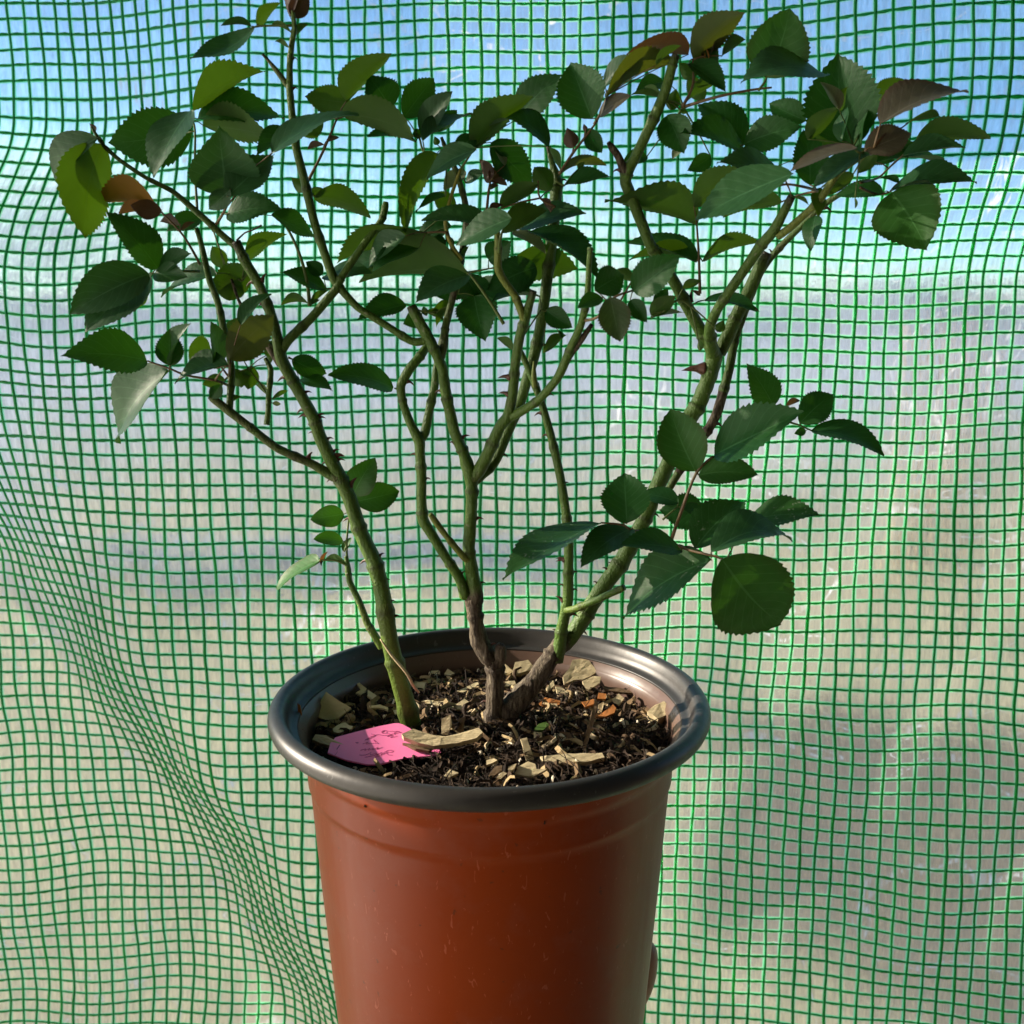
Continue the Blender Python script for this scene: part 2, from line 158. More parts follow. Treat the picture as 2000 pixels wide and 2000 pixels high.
([(1273,1036,-1),(1331,1069,-3),(1389,1085,-4.5),(1418,1094,-4.5)],2,'r',[(1331,1075,1208,1066,46,'g','l',-3,0,0.06),(1389,1094,1216,1208,83,'sp','l',-4,0,0.06),(1410,1092,1526,1220,166,'gl','l',-6,0,0.02),(1358,1071,1457,978,79,'sp','l',-2.5,0,0.06),(1459,1019,1606,1008,52,'sp','l',-2,0,0.06),(1389,1079,1548,1058,58,'s','l',-5,0,0.2)]),
([(679,1114,1.5),(677,1067,1.5),(679,1036,1.5),(682,1005,1.5)],1.6,'g',[(690,966,733,894,57,'gl','l',1.5,0,0.06),(694,980,780,959,56,'gl','l',1.5,0,0.06),(672,1004,606,1015,42,'gl','l',1.5,0,0.06),(670,1057,612,1053,28,'gl','l',1.5,0,0.06),(672,1078,686,1050,14,'gl','y',1.5,0,0.06)]),
([(679,1105,0.5),(655,1095,0.5),(624,1094,0.5)],1.6,'g',[(625,1095,540,1150,26,'gl','l',0.5,0,0.06),(679,1106,634,1092,11,'u','s',0.5,0,0.06),(628,1105,641,1077,6,'r','s',0.5,0,0.06)]),
([(974,505,-1.5),(976,471,-3),(984,444,-3)],2,'g',[(999,426,891,479,50,'s','l',-4,0,0.05),(954,441,823,431,35,'sp','l',-2,0,0.06),(981,451,1070,412,44,'u','l',-1.5,0,0.06)]),
([(1018,447,1),(1028,441,1)],1.6,'g',[(1016,446,1145,417,42,'s','l',1,0,0.06),(1031,454,1169,545,47,'g','l',1,0,0.06),(1001,454,1066,495,24,'p','l',1,0,0.06)]),
([(873,454,0),(853,453,0),(833,454,0)],1.6,'r',[(833,455,658,515,42,'u','l',0,0,0.06),(792,461,720,521,37,'s','l',-0.8,0,0.06),(819,484,725,535,30,'g','l',0,0,0.06),(871,471,839,479,27,'s','l',1,0,0.06)]),
([(984,633,0),(954,585,0),(920,538,0),(913,535,0)],2.2,'g',[(913,532,701,552,77,'u','l',0.5,0,0.06),(915,538,811,592,56,'s','l',-3.5,0,0.06)]),
([(917,532,1),(954,525,1)],1.6,'g',[(954,508,999,471,52,'g','l',1,0,0.06),(1048,521,950,569,67,'g','l',1,0,0.06),(997,521,1129,525,69,'u','l',1,0,0.06)]),
([(903,508,0.5),(883,481,0.5),(870,437,0.5),(880,387,0.5),(900,330,0.5)],3.2,'y',[(881,488,875,461,10,'u','s',0.5,0,0.06),(903,505,915,481,10,'u','s',0.5,0,0.06),(886,488,876,505,13,'u','s',0.5,0,0.06)]),
([(880,567,1),(895,574,1)],1.5,'g',[(926,578,948,667,78,'g','l',1,0,0.06),(905,536,931,581,62,'g','l',1,0,0.06)]),
([(852,611,1),(824,608,1),(799,598,1)],1.5,'g',[(793,595,697,625,42,'g','l',1,0,0.06),(824,614,787,633,36,'g','l',1,0,0.06),(833,608,867,626,16,'u','y',1,0,0.06),(843,611,888,597,16,'u','y',1,0,0.06),(880,598,852,639,12,'u','y',1,0,0.06),(833,617,827,598,12,'g','y',1,0,0.06)]),
([(1057,605,1.5),(1068,609,1.5)],1.5,'g',[(1066,606,1118,640,40,'g','l',1.5,0,0.06),(1061,689,1108,654,20,'u','y',1.5,0,0.06),(1097,661,1091,645,9,'g','s',1.5,0,0.06),(1006,685,969,660,16,'u','y',0,0,0.06),(1054,580,961,588,19,'s','l',1.5,0,0.06)]),
([(799,478,2.5),(786,488,2.5)],1.5,'g',[(765,498,661,542,40,'g','l',2.5,0,0.06),(881,441,806,471,40,'g','l',2.5,0,0.06),(920,569,1001,572,47,'g','l',2.5,0,0.06),(846,572,923,545,50,'g','l',2.5,0,0.06),(890,404,846,377,37,'u','l',2.5,0,0.06)]),
([(1336,212,2.2),(1324,181,2.2)],1.5,'g',[(1298,160,1241,179,31,'g','l',2.2,0,0.06),(1373,197,1344,145,34,'u','l',2.2,0,0.06),(1264,305,1215,318,28,'g','l',2.2,0,0.06),(1388,305,1342,334,34,'g','l',2.2,0,0.06)]),
([(1617,311,2.5),(1599,298,2.5)],1.5,'g',[(1574,236,1502,202,47,'g','l',2.5,0,0.06),(1689,298,1748,314,34,'g','l',2.5,0,0.06),(1617,307,1599,255,37,'u','l',2.5,0,0.06),(1493,335,1437,366,40,'g','l',2.5,0,0.06)]),
([(417,452,2),(404,428,2)],1.5,'g',[(398,425,324,452,34,'g','l',2,0,0.06),(439,524,414,480,31,'u','l',2,0,0.06),(491,664,448,630,37,'g','l',2,0,0.06)])]
CHIPS=[
([(620.6,1389.6),(627.5,1366.3),(636.9,1351.2),(655.5,1364.0),(685.8,1382.6),(660.1,1403.6),(636.9,1405.9),(621.7,1401.3)],'broad triangular chip leaning at the shaded left inner wall','c',0.007,0.9,0.0014,0),
([(693.9,1353.5),(709.1,1360.5),(716.5,1345.4),(702.1,1333.2),(697.4,1335.6),(704.9,1346.5),(699.7,1350.0)],'notched pale chip left of the left cane,behind the triangular chip','c',0.006,0.6,0.0014,0),
([(718.4,1346.5),(739.3,1361.7),(732.3,1369.8),(717.4,1359.3)],'small oblong chip between the notched chip and the left cane','c',0.005,0.4,0.0014,0),
([(649.7,1423.4),(660.1,1415.2),(674.1,1410.6),(681.1,1416.4),(690.0,1418.7),(685.8,1424.5),(660.1,1431.5),(652.0,1429.2)],'short pale chip lying just behind the pink tag','c',0.004,0.3,0.0014,0),
([(610.1,1443.2),(615.9,1435.0),(636.9,1436.2),(671.8,1454.8),(664.8,1462.3),(625.2,1450.6)],'pale oblong chip resting on the left edge of the pink tag','c',0.0072,0.35,0.002,0),
([(784.7,1436.2),(795.2,1431.1),(806.9,1425.0),(839.5,1435.7),(869.8,1438.1),(904.7,1434.3),(935.0,1424.1),(943.1,1432.7),(930.3,1443.2),(893.0,1451.3),(846.5,1457.2),(816.2,1451.3),(788.2,1441.3)],'long curved grey chip bridging the pink tag and the centre cane','c',0.0105,0.6,0.003,0.06),
([(785.9,1450.2),(804.5,1453.0),(846.5,1458.3),(837.2,1466.5),(811.5,1462.5)],'dark flake under the long curved chip on the pink tag','d',0.0066,0.2,0.0014,0),
([(862.8,1403.6),(880.2,1395.4),(882.6,1415.2),(874.4,1436.2),(862.3,1433.9)],'upright tan chip between the left and centre canes','c',0.008,1.2,0.0014,0),
([(895.4,1403.6),(909.3,1398.9),(904.7,1431.5),(894.2,1433.9)],'dark upright sliver beside the foot of the centre cane','d',0.006,1.0,0.0014,0),
([(867.4,1316.2),(874.4,1305.8),(887.9,1315.1),(879.1,1319.0)],'small rounded chip at the shaded back edge of the soil','c',0.005,0.8,0.0014,0),
([(841.3,1310.4),(858.1,1309.5),(860.0,1316.5),(846.5,1316.9)],'small flat chip behind the left cane near the back wall','c',0.004,0.6,0.0014,0),
([(806.9,1329.1),(831.3,1333.7),(827.8,1347.7),(811.5,1343.5)],'pale square chip touching the right side of the left cane','c',0.004,0.6,0.0014,0),
([(890.7,1350.0),(932.6,1331.9),(935.4,1336.5),(904.7,1352.8)],'slim pale chip slanting left of the centre cane','c',0.005,0.4,0.0014,0),
([(886.1,1378.0),(907.0,1364.0),(923.3,1373.8),(909.3,1385.4),(893.0,1385.9)],'crumpled tan chip against the left side of the centre cane','c',0.004,0.5,0.0014,0),
([(720.7,1378.0),(741.7,1376.1),(758.0,1381.7),(757.0,1386.3),(737.0,1381.2),(723.0,1382.6)],'thin curled strip of bark left of the left cane','c',0.006,0.6,0.0014,0),
([(768.4,1387.3),(783.6,1384.5),(785.0,1395.7),(771.9,1394.7)],'small chip tucked against the foot of the left cane','c',0.004,0.5,0.0014,0),
([(823.2,1369.1),(862.8,1375.2),(888.9,1373.3),(862.8,1369.1),(834.8,1366.3)],'narrow pale splinter between the left and centre canes','c',0.004,0.4,0.0014,0),
([(580.5,1373.3),(586.1,1376.8),(592.6,1412.9),(595.4,1439.7),(590.7,1440.4),(583.3,1403.6)],'narrow red-brown strip against the left inner wall','o',0.01,1.5,0.0014,0),
([(986.2,1296.5),(1002.5,1310.4),(990.9,1319.7),(985.0,1315.1)],'pale chip behind the centre cane','c',0.005,0.6,0.0014,0),
([(986.2,1331.4),(1004.8,1329.1),(1009.5,1338.4),(988.5,1343.0)],'pale flake right of the centre cane','c',0.004,0.4,0.0014,0),
([(1000.1,1316.4),(1005.9,1293.1),(1031.5,1288.4),(1046.0,1305.9),(1026.9,1311.0),(1005.9,1318.7)],'blocky tan chip between the centre cane and the right cane','c',0.008,0.8,0.003,0),
([(1117.7,1289.6),(1134.0,1286.8),(1150.3,1290.1),(1165.4,1312.9),(1155.0,1319.9),(1138.6,1327.3),(1122.3,1328.0),(1101.4,1336.6),(1099.1,1322.2),(1113.0,1303.6)],'large curled grey chip right of the right cane','c',0.008,0.9,0.0014,0.05),
([(1137.5,1330.4),(1159.6,1319.9),(1174.0,1322.2),(1171.3,1334.3),(1150.8,1347.4),(1141.0,1343.6)],'bright pale chip below the large curled chip','c',0.008,0.7,0.0014,0),
([(1085.1,1340.4),(1099.1,1343.2),(1108.8,1352.5),(1104.2,1369.9),(1089.7,1357.6)],'ragged pale chip just right of the right cane','c',0.006,0.7,0.0014,0),
([(1066.5,1343.2),(1080.4,1328.0),(1082.8,1338.5),(1068.8,1350.1)],'thin pale chip leaning on the right cane','c',0.006,0.7,0.0014,0),
([(1052.5,1371.1),(1064.1,1361.8),(1094.4,1368.3),(1092.5,1376.2),(1066.5,1380.9)],'fibrous orange-brown chip at the foot of the right cane','o',0.005,0.4,0.0014,0),
([(1166.6,1399.1),(1196.9,1375.8),(1203.4,1382.3),(1199.7,1392.5),(1182.9,1399.5)],'bright orange chip behind the standing splinter','o',0.006,0.5,0.0014,0),
([(1136.3,1371.1),(1159.6,1365.3),(1161.9,1374.6),(1143.3,1380.0)],'rust coloured chip left of the standing splinter','o',0.005,0.4,0.0014,0),
([(1168.9,1352.5),(1184.1,1354.8),(1182.9,1365.3),(1166.6,1364.1)],'crumbled rust coloured chip behind the splinter top','o',0.006,0.6,0.0014,0),
([(1168.9,1375.8),(1179.4,1369.9),(1174.7,1390.9),(1167.8,1392.1)],'thin white chip beside the standing splinter','c',0.006,0.9,0.0014,0),
([(1163.1,1363.7),(1167.8,1371.1),(1159.6,1413.0),(1144.5,1460.8),(1136.3,1462.4),(1148.0,1417.7)],'long grey splinter standing up in the right half of the soil','d',0.012,1.3,0.002,0),
([(1264.4,1389.7),(1278.4,1376.9),(1297.0,1369.5),(1308.7,1382.8),(1309.1,1392.5),(1285.4,1404.2)],'thick sunlit block of wood by the right inner wall','c',0.008,0.6,0.006,0),
([(1195.7,1366.5),(1208.5,1354.3),(1219.0,1364.1),(1208.5,1377.4)],'small shaded tan chip left of the sunlit block','c',0.005,0.6,0.0014,0),
([(1016.4,1443.3),(1029.2,1439.8),(1043.2,1482.9),(1028.0,1485.2)],'pale grey-green chip standing right of the centre cane foot','c',0.007,1.1,0.0014,0),
([(1054.8,1477.1),(1099.1,1472.4),(1175.9,1470.1),(1180.6,1479.4),(1143.3,1487.6),(1089.7,1491.1),(1061.8,1486.4)],'long straight pale chip lying near the front right rim','c',0.006,0.5,0.0025,0),
([(1043.2,1422.3),(1052.5,1413.5),(1066.5,1409.5),(1072.3,1415.4),(1059.5,1427.0),(1043.2,1427.5)],'small green sprig on the soil right of the centre cane','n',0.005,0.5,0.0014,0),
([(1042.0,1429.3),(1058.3,1430.5),(1059.5,1448.0),(1052.5,1452.6),(1043.2,1441.0)],'frayed tan chip just below the green sprig','c',0.005,0.8,0.0014,0),
([(954.7,1513.2),(966.3,1496.9),(980.7,1494.5),(980.3,1504.3),(959.3,1517.8)],'brown-grey chip at the front rim,left of the torn chip','d',0.006,0.6,0.0014,0),
([(950.0,1484.1),(964.0,1480.6),(971.4,1485.2),(950.0,1493.4)],'small cream chip near the front centre of the soil','c',0.006,0.4,0.0014,0),
([(968.6,1519.0),(989.6,1499.2),(1008.7,1489.9),(1003.6,1502.0),(977.9,1520.6)],'narrow cream chip slanting at the front rim','c',0.007,0.6,0.0014,0),
([(1003.6,1513.2),(1012.9,1496.9),(1031.5,1486.4),(1045.5,1492.2),(1047.8,1502.7),(1069.2,1501.5),(1043.2,1516.0)],'torn fan-shaped chip at the front rim','c',0.007,0.6,0.0014,0),
([(1178.2,1339.7),(1206.2,1343.2),(1236.5,1350.6),(1241.1,1354.8),(1201.5,1350.6),(1180.6,1345.5)],'dull brown strip behind the sunlit block','d',0.005,0.4,0.0014,0),
([(866.8,1515.6),(878.1,1502.2),(896.8,1509.8),(876.1,1518.1)],'folded cream chip at the front rim below the curved chip','c',0.006,0.5,0.0014,0),
([(886.4,1385.2),(828.4,1372.8),(855.4,1366.6),(923.7,1381.1)],'flat pale chip lying between the left and centre canes','c',0.003,0.3,0.0014,0)]

# ------------------------------------------------------------------ helpers
CP, SP = math.cos(PITCH), math.sin(PITCH)
Y0 = 0.445                                   # distance of the pot's axis
RIM_Z = CAM_Z - 0.175
XC = -0.010
SOIL_Z = RIM_Z - 0.022


def ray(px, py):
    rx, ry = (px - 1000.0) / 2000.0, (py - 1000.0) / 2000.0
    return Vector((rx, CP - ry * SP, -SP - ry * CP))


def at_y(px, py, y):
    """point on the vertical plane at distance y"""
    d = ray(px, py)
    return Vector((0, 0, CAM_Z)) + d * (y / d.y)


def at_z(px, py, z):
    d = ray(px, py)
    return Vector((0, 0, CAM_Z)) + d * ((z - CAM_Z) / d.z)


def plant(px, py, off_cm):
    return at_y(px, py, Y0 + off_cm * 0.01)


def depth_of(p):
    return p.y * CP - (p.z - CAM_Z) * SP


ORIGIN = {}


def empty(name, loc, **props):
    o = bpy.data.objects.new(name, None)
    o.empty_display_size = 0.02
    o.location = loc
    C.objects.link(o)
    ORIGIN[o] = Vector(loc)
    for k, v in props.items():
        o[k] = v
    return o


def mesh_obj(name, verts, faces, mat, parent=None, origin=None, smooth=True, uv=None, attr=None, **props):
    """one mesh object from world-space vertices"""
    verts = [Vector(v) for v in verts]
    if origin is None:
        origin = verts[0].copy()
    origin = Vector(origin)
    me = bpy.data.meshes.new(name)
    me.from_pydata([(v - origin)[:] for v in verts], [], faces)
    me.polygons.foreach_set('use_smooth', [smooth] * len(me.polygons))
    if uv is not None:
        lay = me.uv_layers.new(name='UVMap')
        li = np.empty(len(me.loops), dtype=np.int32)
        me.loops.foreach_get('vertex_index', li)
        lay.data.foreach_set('uv', np.asarray(uv, dtype=np.float32)[li].ravel())
    if attr:
        for nm, vals in attr.items():
            a = me.attributes.new(nm, 'FLOAT', 'POINT')
            a.data.foreach_set('value', np.asarray(vals, dtype=np.float32))
    me.materials.append(mat)
    me.update()
    o = bpy.data.objects.new(name, me)
    C.objects.link(o)
    ORIGIN[o] = origin
    if parent is not None:
        o.parent = parent
        o.location = origin - ORIGIN[parent]
    else:
        o.location = origin
    for k, v in props.items():
        o[k] = v
    return o


def tube(points, radii, sides=10, sub=4, rough=0.0, seed=0.0, cap=True, tension=1.0, nodes=None):
    """smooth tapered tube through points; returns verts, faces, parameter and the curve index of every vertex"""
    n = len(points)
    P, R, T = [], [], []
    for i in range(n - 1):
        p0, p1, p2, p3 = points[max(i - 1, 0)], points[i], points[i + 1], points[min(i + 2, n - 1)]
        r0, r1, r2, r3 = radii[max(i - 1, 0)], radii[i], radii[i + 1], radii[min(i + 2, n - 1)]
        for k in range(sub):
            t = k / sub
            h1, h2 = (p2 - p0) * (0.5 * tension), (p3 - p1) * (0.5 * tension)
            a = p1 * (2 * t ** 3 - 3 * t * t + 1) + h1 * (t ** 3 - 2 * t * t + t) + p2 * (3 * t * t - 2 * t ** 3) + h2 * (t ** 3 - t * t)
            r = r1 + (r2 - r1) * (3 * t * t - 2 * t ** 3)
            P.append(a); R.append(r); T.append(i + t)
    P.append(points[-1].copy()); R.append(radii[-1]); T.append(float(n - 1))
    if nodes is not None:
        # swollen bud nodes along the cane
        acc, nxt, rn = 0.0, nodes.uniform(0.008, 0.02), []
        for i in range(len(P)):
            acc += (P[i] - P[i - 1]).length if i else 0
            if acc > nxt:
                nxt = acc + nodes.uniform(0.018, 0.034)
                R[i] *= 1.20
                if i:
                    R[i - 1] *= 1.08
                rn.append(i)
        tube.rings = rn
    verts, faces, tt = [], [], []
    d = (P[1] - P[0]).normalized()
    nrm = d.orthogonal().normalized()
    for i in range(len(P)):
        if i < len(P) - 1:
            d2 = (P[i + 1] - P[i])
            if i > 0:
                d2 = d2.normalized() + (P[i] - P[i - 1]).normalized()
        else:
            d2 = P[i] - P[i - 1]
        if d2.length < 1e-9:
            d2 = d
        d2.normalize()
        nrm = (nrm - d2 * nrm.dot(d2)).normalized()
        b = d2.cross(nrm)
        d = d2
        for s in range(sides):
            a = 2 * math.pi * s / sides
            dirv = nrm * math.cos(a) + b * math.sin(a)
            r = R[i]
            if rough:
                q = P[i] * 260 + dirv * 1.7
                r *= 1 + rough * noise.noise(q + Vector((seed, 0, 0)))
            verts.append(P[i] + dirv * r)
            tt.append(T[i])
    m = len(P)
    for i in range(m - 1):
        for s in range(sides):
            s2 = (s + 1) % sides
            faces.append((i * sides + s, i * sides + s2, (i + 1) * sides + s2, (i + 1) * sides + s))
    if cap:
        faces.append(tuple(reversed(range(sides))))
        faces.append(tuple((m - 1) * sides + s for s in range(sides)))
    return verts, faces, tt


class NT:
    """small node-tree helper"""
    def __init__(self, name):
        self.m = bpy.data.materials.new(name)
        self.m.use_nodes = True
        self.t = self.m.node_tree
        for n in list(self.t.nodes):
            self.t.nodes.remove(n)
        self.out = self.t.nodes.new('ShaderNodeOutputMaterial')

    def n(self, kind, **kw):
        nd = self.t.nodes.new('ShaderNode' + kind)
        for k, v in kw.items():
            if k.startswith('i_'):
                nd.inputs[int(k[2:]) if k[2:].isdigit() else k[2:].replace('_', ' ')].default_value = v
            else:
                setattr(nd, k, v)
        return nd

    def l(self, a, b):
        self.t.links.new(a, b)

    def math(self, op, a, b=None, c=None, clamp=False):
        nd = self.n('Math', operation=op, use_clamp=clamp)
        for i, x in enumerate((a, b, c)):
            if x is None:
                continue
            if hasattr(x, 'is_linked'):
                self.l(x, nd.inputs[i])
            else:
                nd.inputs[i].default_value = x
        return nd.outputs[0]

    def mix(self, fac, a, b, blend='MIX'):
        nd = self.n('Mix', data_type='RGBA', blend_type=blend)
        for sock, x in ((nd.inputs[0], fac), (nd.inputs[6], a), (nd.inputs[7], b)):
            if hasattr(x, 'is_linked'):
                self.l(x, sock)
            elif isinstance(x, (int, float)):
                sock.default_value = x
            else:
                sock.default_value = (*x, 1.0)
        return nd.outputs[2]

    def ramp(self, fac, stops):
        nd = self.n('ValToRGB')
        cr = nd.color_ramp
        while len(cr.elements) < len(stops):
            cr.elements.new(0.5)
        for e, (p, c) in zip(cr.elements, stops):
            e.position = p
            e.color = (*c, 1.0) if not isinstance(c, float) else (c, c, c, 1.0)
        self.l(fac, nd.inputs[0])
        return nd.outputs[0]

    def noise(self, vec, scale, detail=3.0, rough=0.55, dist=0.0):
        nd = self.n('TexNoise')
        nd.inputs['Scale'].default_value = scale
        nd.inputs['Detail'].default_value = detail
        nd.inputs['Roughness'].default_value = rough
        nd.inputs['Distortion'].default_value = dist
        if vec is not None:
            self.l(vec, nd.inputs['Vector'])
        return nd.outputs[0]

    def vec(self, src, scale):
        nd = self.n('Mapping')
        nd.inputs['Scale'].default_value = scale
        self.l(src, nd.inputs[0])
        return nd.outputs[0]

    def bump(self, h, strength, dist):
        nd = self.n('Bump')
        nd.inputs['Strength'].default_value = strength
        nd.inputs['Distance'].default_value = dist
        self.l(h, nd.inputs['Height'])
        return nd.outputs[0]

    def principled(self, color, rough=0.5, spec=0.5, normal=None, **kw):
        nd = self.n('BsdfPrincipled')
        for nm, x in (('Base Color', color), ('Roughness', rough), ('Specular IOR Level', spec)):
            if hasattr(x, 'is_linked'):
                self.l(x, nd.inputs[nm])
            elif isinstance(x, (int, float)):
                nd.inputs[nm].default_value = x
            else:
                nd.inputs[nm].default_value = (*x, 1.0)
        for k, v in kw.items():
            nd.inputs[k.replace('_', ' ')].default_value = v
        if normal is not None:
            self.l(normal, nd.inputs['Normal'])
        return nd.outputs[0]

    def done(self, sh):
        self.l(sh, self.out.inputs[0])
        return self.m


# ------------------------------------------------------------------ materials
def leaf_material(name, top, under, trans, tfac, rough=0.42, speck=0.0, edge=None, spec=0.5):
    t = NT(name)
    uv = t.n('UVMap').outputs[0]
    sep = t.n('SeparateXYZ'); t.l(uv, sep.inputs[0])
    u, v = sep.outputs[0], sep.outputs[1]
    a = t.math('ABSOLUTE', t.math('SUBTRACT', v, 0.5))                    # 0 on the midrib, 0.5 on the edge
    oi = t.n('ObjectInfo').outputs['Random']
    geo = t.n('NewGeometry')
    obj = t.n('TexCoord').outputs['Object']
    n1 = t.noise(obj, 90, 4, 0.6)
    n2 = t.noise(obj, 700, 2, 0.5)
    mid = t.math('LESS_THAN', a, t.math('MULTIPLY', t.math('SUBTRACT', 1.05, u), 0.022))
    ph = t.math('SUBTRACT', t.math('MULTIPLY', u, 8.0), t.math('MULTIPLY', a, 5.0))
    fr = t.math('ABSOLUTE', t.math('SUBTRACT', t.math('FRACT', ph), 0.5))
    side = t.math('LESS_THAN', fr, 0.045)
    col = t.mix(t.math('MULTIPLY', n1, 0.9), top, tuple(c * 0.62 for c in top))
    col = t.mix(t.math('MULTIPLY', oi, 0.35), col, tuple(min(1, c * k) for c, k in zip(top, (1.5, 1.3, 1.1))))
    veincol = tuple(min(1, c * 1.9 + 0.03) for c in top)
    col = t.mix(t.math('MULTIPLY', side, 0.30), col, veincol)
    col = t.mix(t.math('MULTIPLY', mid, 0.6), col, veincol)
    if edge is not None:
        ef = t.math('MULTIPLY', t.math('SUBTRACT', a, 0.36), 6.0, clamp=True)
        col = t.mix(t.math('MULTIPLY', ef, 0.75), col, edge)
    if speck:
        sp = t.math('GREATER_THAN', t.noise(obj, 480, 5, 0.75), 0.62)
        blot = t.math('GREATER_THAN', n1, 0.5)
        col = t.mix(t.math('MULTIPLY', t.math('MULTIPLY', sp, blot), speck), col, (0.30, 0.36, 0.27))
    ucol = t.mix(t.math('MULTIPLY', mid, 0.5), under, tuple(min(1, c * 1.5 + 0.02) for c in under))
    fcol = t.mix(geo.outputs['Backfacing'], col, ucol)
    h = t.math('ADD', t.math('MULTIPLY', n2, 0.35), t.math('ADD', t.math('MULTIPLY', fr, 0.22), t.math('MULTIPLY', a, 0.8)))
    nrm = t.bump(h, 0.4, 0.0006)
    rg = t.math('ADD', rough, t.math('MULTIPLY', geo.outputs['Backfacing'], 0.22))
    rg = t.math('ADD', rg, t.math('MULTIPLY', t.math('SUBTRACT', n1, 0.5), 0.25))
    p = t.principled(fcol, rg, spec, nrm)
    tr = t.n('BsdfTranslucent')
    tc = t.mix(t.math('MULTIPLY', t.math('ADD', mid, t.math('MULTIPLY', side, 0.3)), 0.35), trans, tuple(c * 0.4 for c in trans))
    tc = t.mix(t.math('MULTIPLY', n1, 0.6), tc, tuple(c * 0.6 for c in trans))
    t.l(tc, tr.inputs[0])
    mx = t.n('MixShader'); mx.inputs[0].default_value = tfac
    t.l(p, mx.inputs[1]); t.l(tr.outputs[0], mx.inputs[2])
    return t.done(mx.outputs[0])


LEAF = {
    'g': leaf_material('mature_leaf', (0.017, 0.082, 0.019), (0.045, 0.095, 0.032), (0.045, 0.17, 0.008), 0.22, rough=0.48, spec=0.24),
    'gl': leaf_material('full_green_leaf', (0.028, 0.105, 0.020), (0.055, 0.115, 0.04), (0.06, 0.20, 0.010), 0.24, rough=0.55, spec=0.24, edge=(0.035, 0.05, 0.012)),
    's': leaf_material('waxy_sheen_leaf', (0.026, 0.095, 0.032), (0.05, 0.105, 0.045), (0.05, 0.17, 0.014), 0.16, rough=0.46, spec=0.32),  # waxy leaf, reflected sheen partly put into its greyer base colour
    'sp': leaf_material('spotted_leaf', (0.022, 0.088, 0.020), (0.05, 0.095, 0.035), (0.05, 0.17, 0.010), 0.18, rough=0.5, speck=0.8, spec=0.3),
    'u': leaf_material('young_glow_leaf', (0.050, 0.13, 0.020), (0.055, 0.11, 0.030), (0.088, 0.19, 0.005), 0.36, rough=0.55, spec=0.25),  # young leaf with the backlit glow put into its translucent tint
    'r': leaf_material('red_young_leaf', (0.060, 0.030, 0.022), (0.07, 0.04, 0.03), (0.16, 0.07, 0.015), 0.32, rough=0.45),
    'ro': leaf_material('olive_leaf', (0.050, 0.070, 0.020), (0.06, 0.075, 0.025), (0.16, 0.20, 0.008), 0.34, rough=0.5, edge=(0.07, 0.03, 0.015)),
    'rp': leaf_material('dusky_pink_leaf', (0.085, 0.080, 0.055), (0.10, 0.085, 0.065), (0.10, 0.09, 0.03), 0.2, rough=0.55, edge=(0.09, 0.045, 0.035)),
    'go': leaf_material('dark_olive_leaf', (0.018, 0.050, 0.012), (0.03, 0.06, 0.02), (0.06, 0.12, 0.01), 0.2, rough=0.55, edge=(0.045, 0.03, 0.01)),
    'o': leaf_material('orange_leaf', (0.23, 0.10, 0.010), (0.22, 0.10, 0.012), (0.50, 0.20, 0.01), 0.45, rough=0.5),
    'p': leaf_material('pale_leaf', (0.20, 0.24, 0.14), (0.24, 0.27, 0.17), (0.25, 0.30, 0.10), 0.25, rough=0.55),
}


def cane_material():
    t = NT('cane_bark')
    obj = t.n('TexCoord').outputs['Object']
    at = t.n('Attribute', attribute_name='wood').outputs['Fac']
    ye = t.n('Attribute', attribute_name='fresh').outputs['Fac']
    cu = t.n('Attribute', attribute_name='cut').outputs['Fac']
    n1 = t.noise(t.vec(obj, (260, 260, 40)), 1.0, 5, 0.6)
    n2 = t.noise(obj, 120, 4, 0.6)
    n3 = t.noise(obj, 900, 2, 0.6)
    green = t.mix(n1, (0.036, 0.090, 0.012), (0.095, 0.165, 0.026))
    green = t.mix(ye, green, (0.17, 0.20, 0.040))
    brown = t.ramp(t.noise(t.vec(obj, (420, 420, 70)), 1.0, 6, 0.7, 0.6), [(0.35, (0.022, 0.015, 0.010)), (0.5, (0.085, 0.066, 0.045)), (0.66, (0.20, 0.17, 0.12))])
    f = t.math('ADD', at, t.math('MULTIPLY', t.math('SUBTRACT', n2, 0.5), 0.9))
    f = t.math('MULTIPLY', t.math('SUBTRACT', f, 0.35), 3.0, clamp=True)
    col = t.mix(f, green, brown)
    fl = t.math('GREATER_THAN', t.noise(obj, 330, 1, 0.4), 0.74)
    col = t.mix(t.math('MULTIPLY', fl, 0.5), col, (0.20, 0.20, 0.13))
    col = t.mix(t.math('MULTIPLY', cu, 0.9, clamp=True), col, (0.022, 0.013, 0.010))
    h = t.math('ADD', t.math('MULTIPLY', n1, t.math('ADD', 0.35, at)), t.math('MULTIPLY', n3, 0.3))
    nrm = t.bump(h, 0.8, 0.0022)
    rg = t.math('ADD', 0.46, t.math('MULTIPLY', f, 0.35))
    return t.done(t.principled(col, rg, 0.3, nrm))


def simple(name, c1, c2, scale=60, rough=0.6, spec=0.4, bump=0.3, dist=0.0006, stretch=(1, 1, 1), obj_var=0.0):
    t = NT(name)
    obj = t.n('TexCoord').outputs['Object']
    n1 = t.noise(t.vec(obj, stretch), scale, 5, 0.62)
    col = t.mix(n1, c1, c2)
    if obj_var:
        oi = t.n('ObjectInfo').outputs['Random']
        col = t.mix(t.math('MULTIPLY', oi, obj_var), col, tuple(c * 0.45 for c in c1))
    nrm = t.bump(n1, bump, dist)
    return t.done(t.principled(col, rough, spec, nrm))


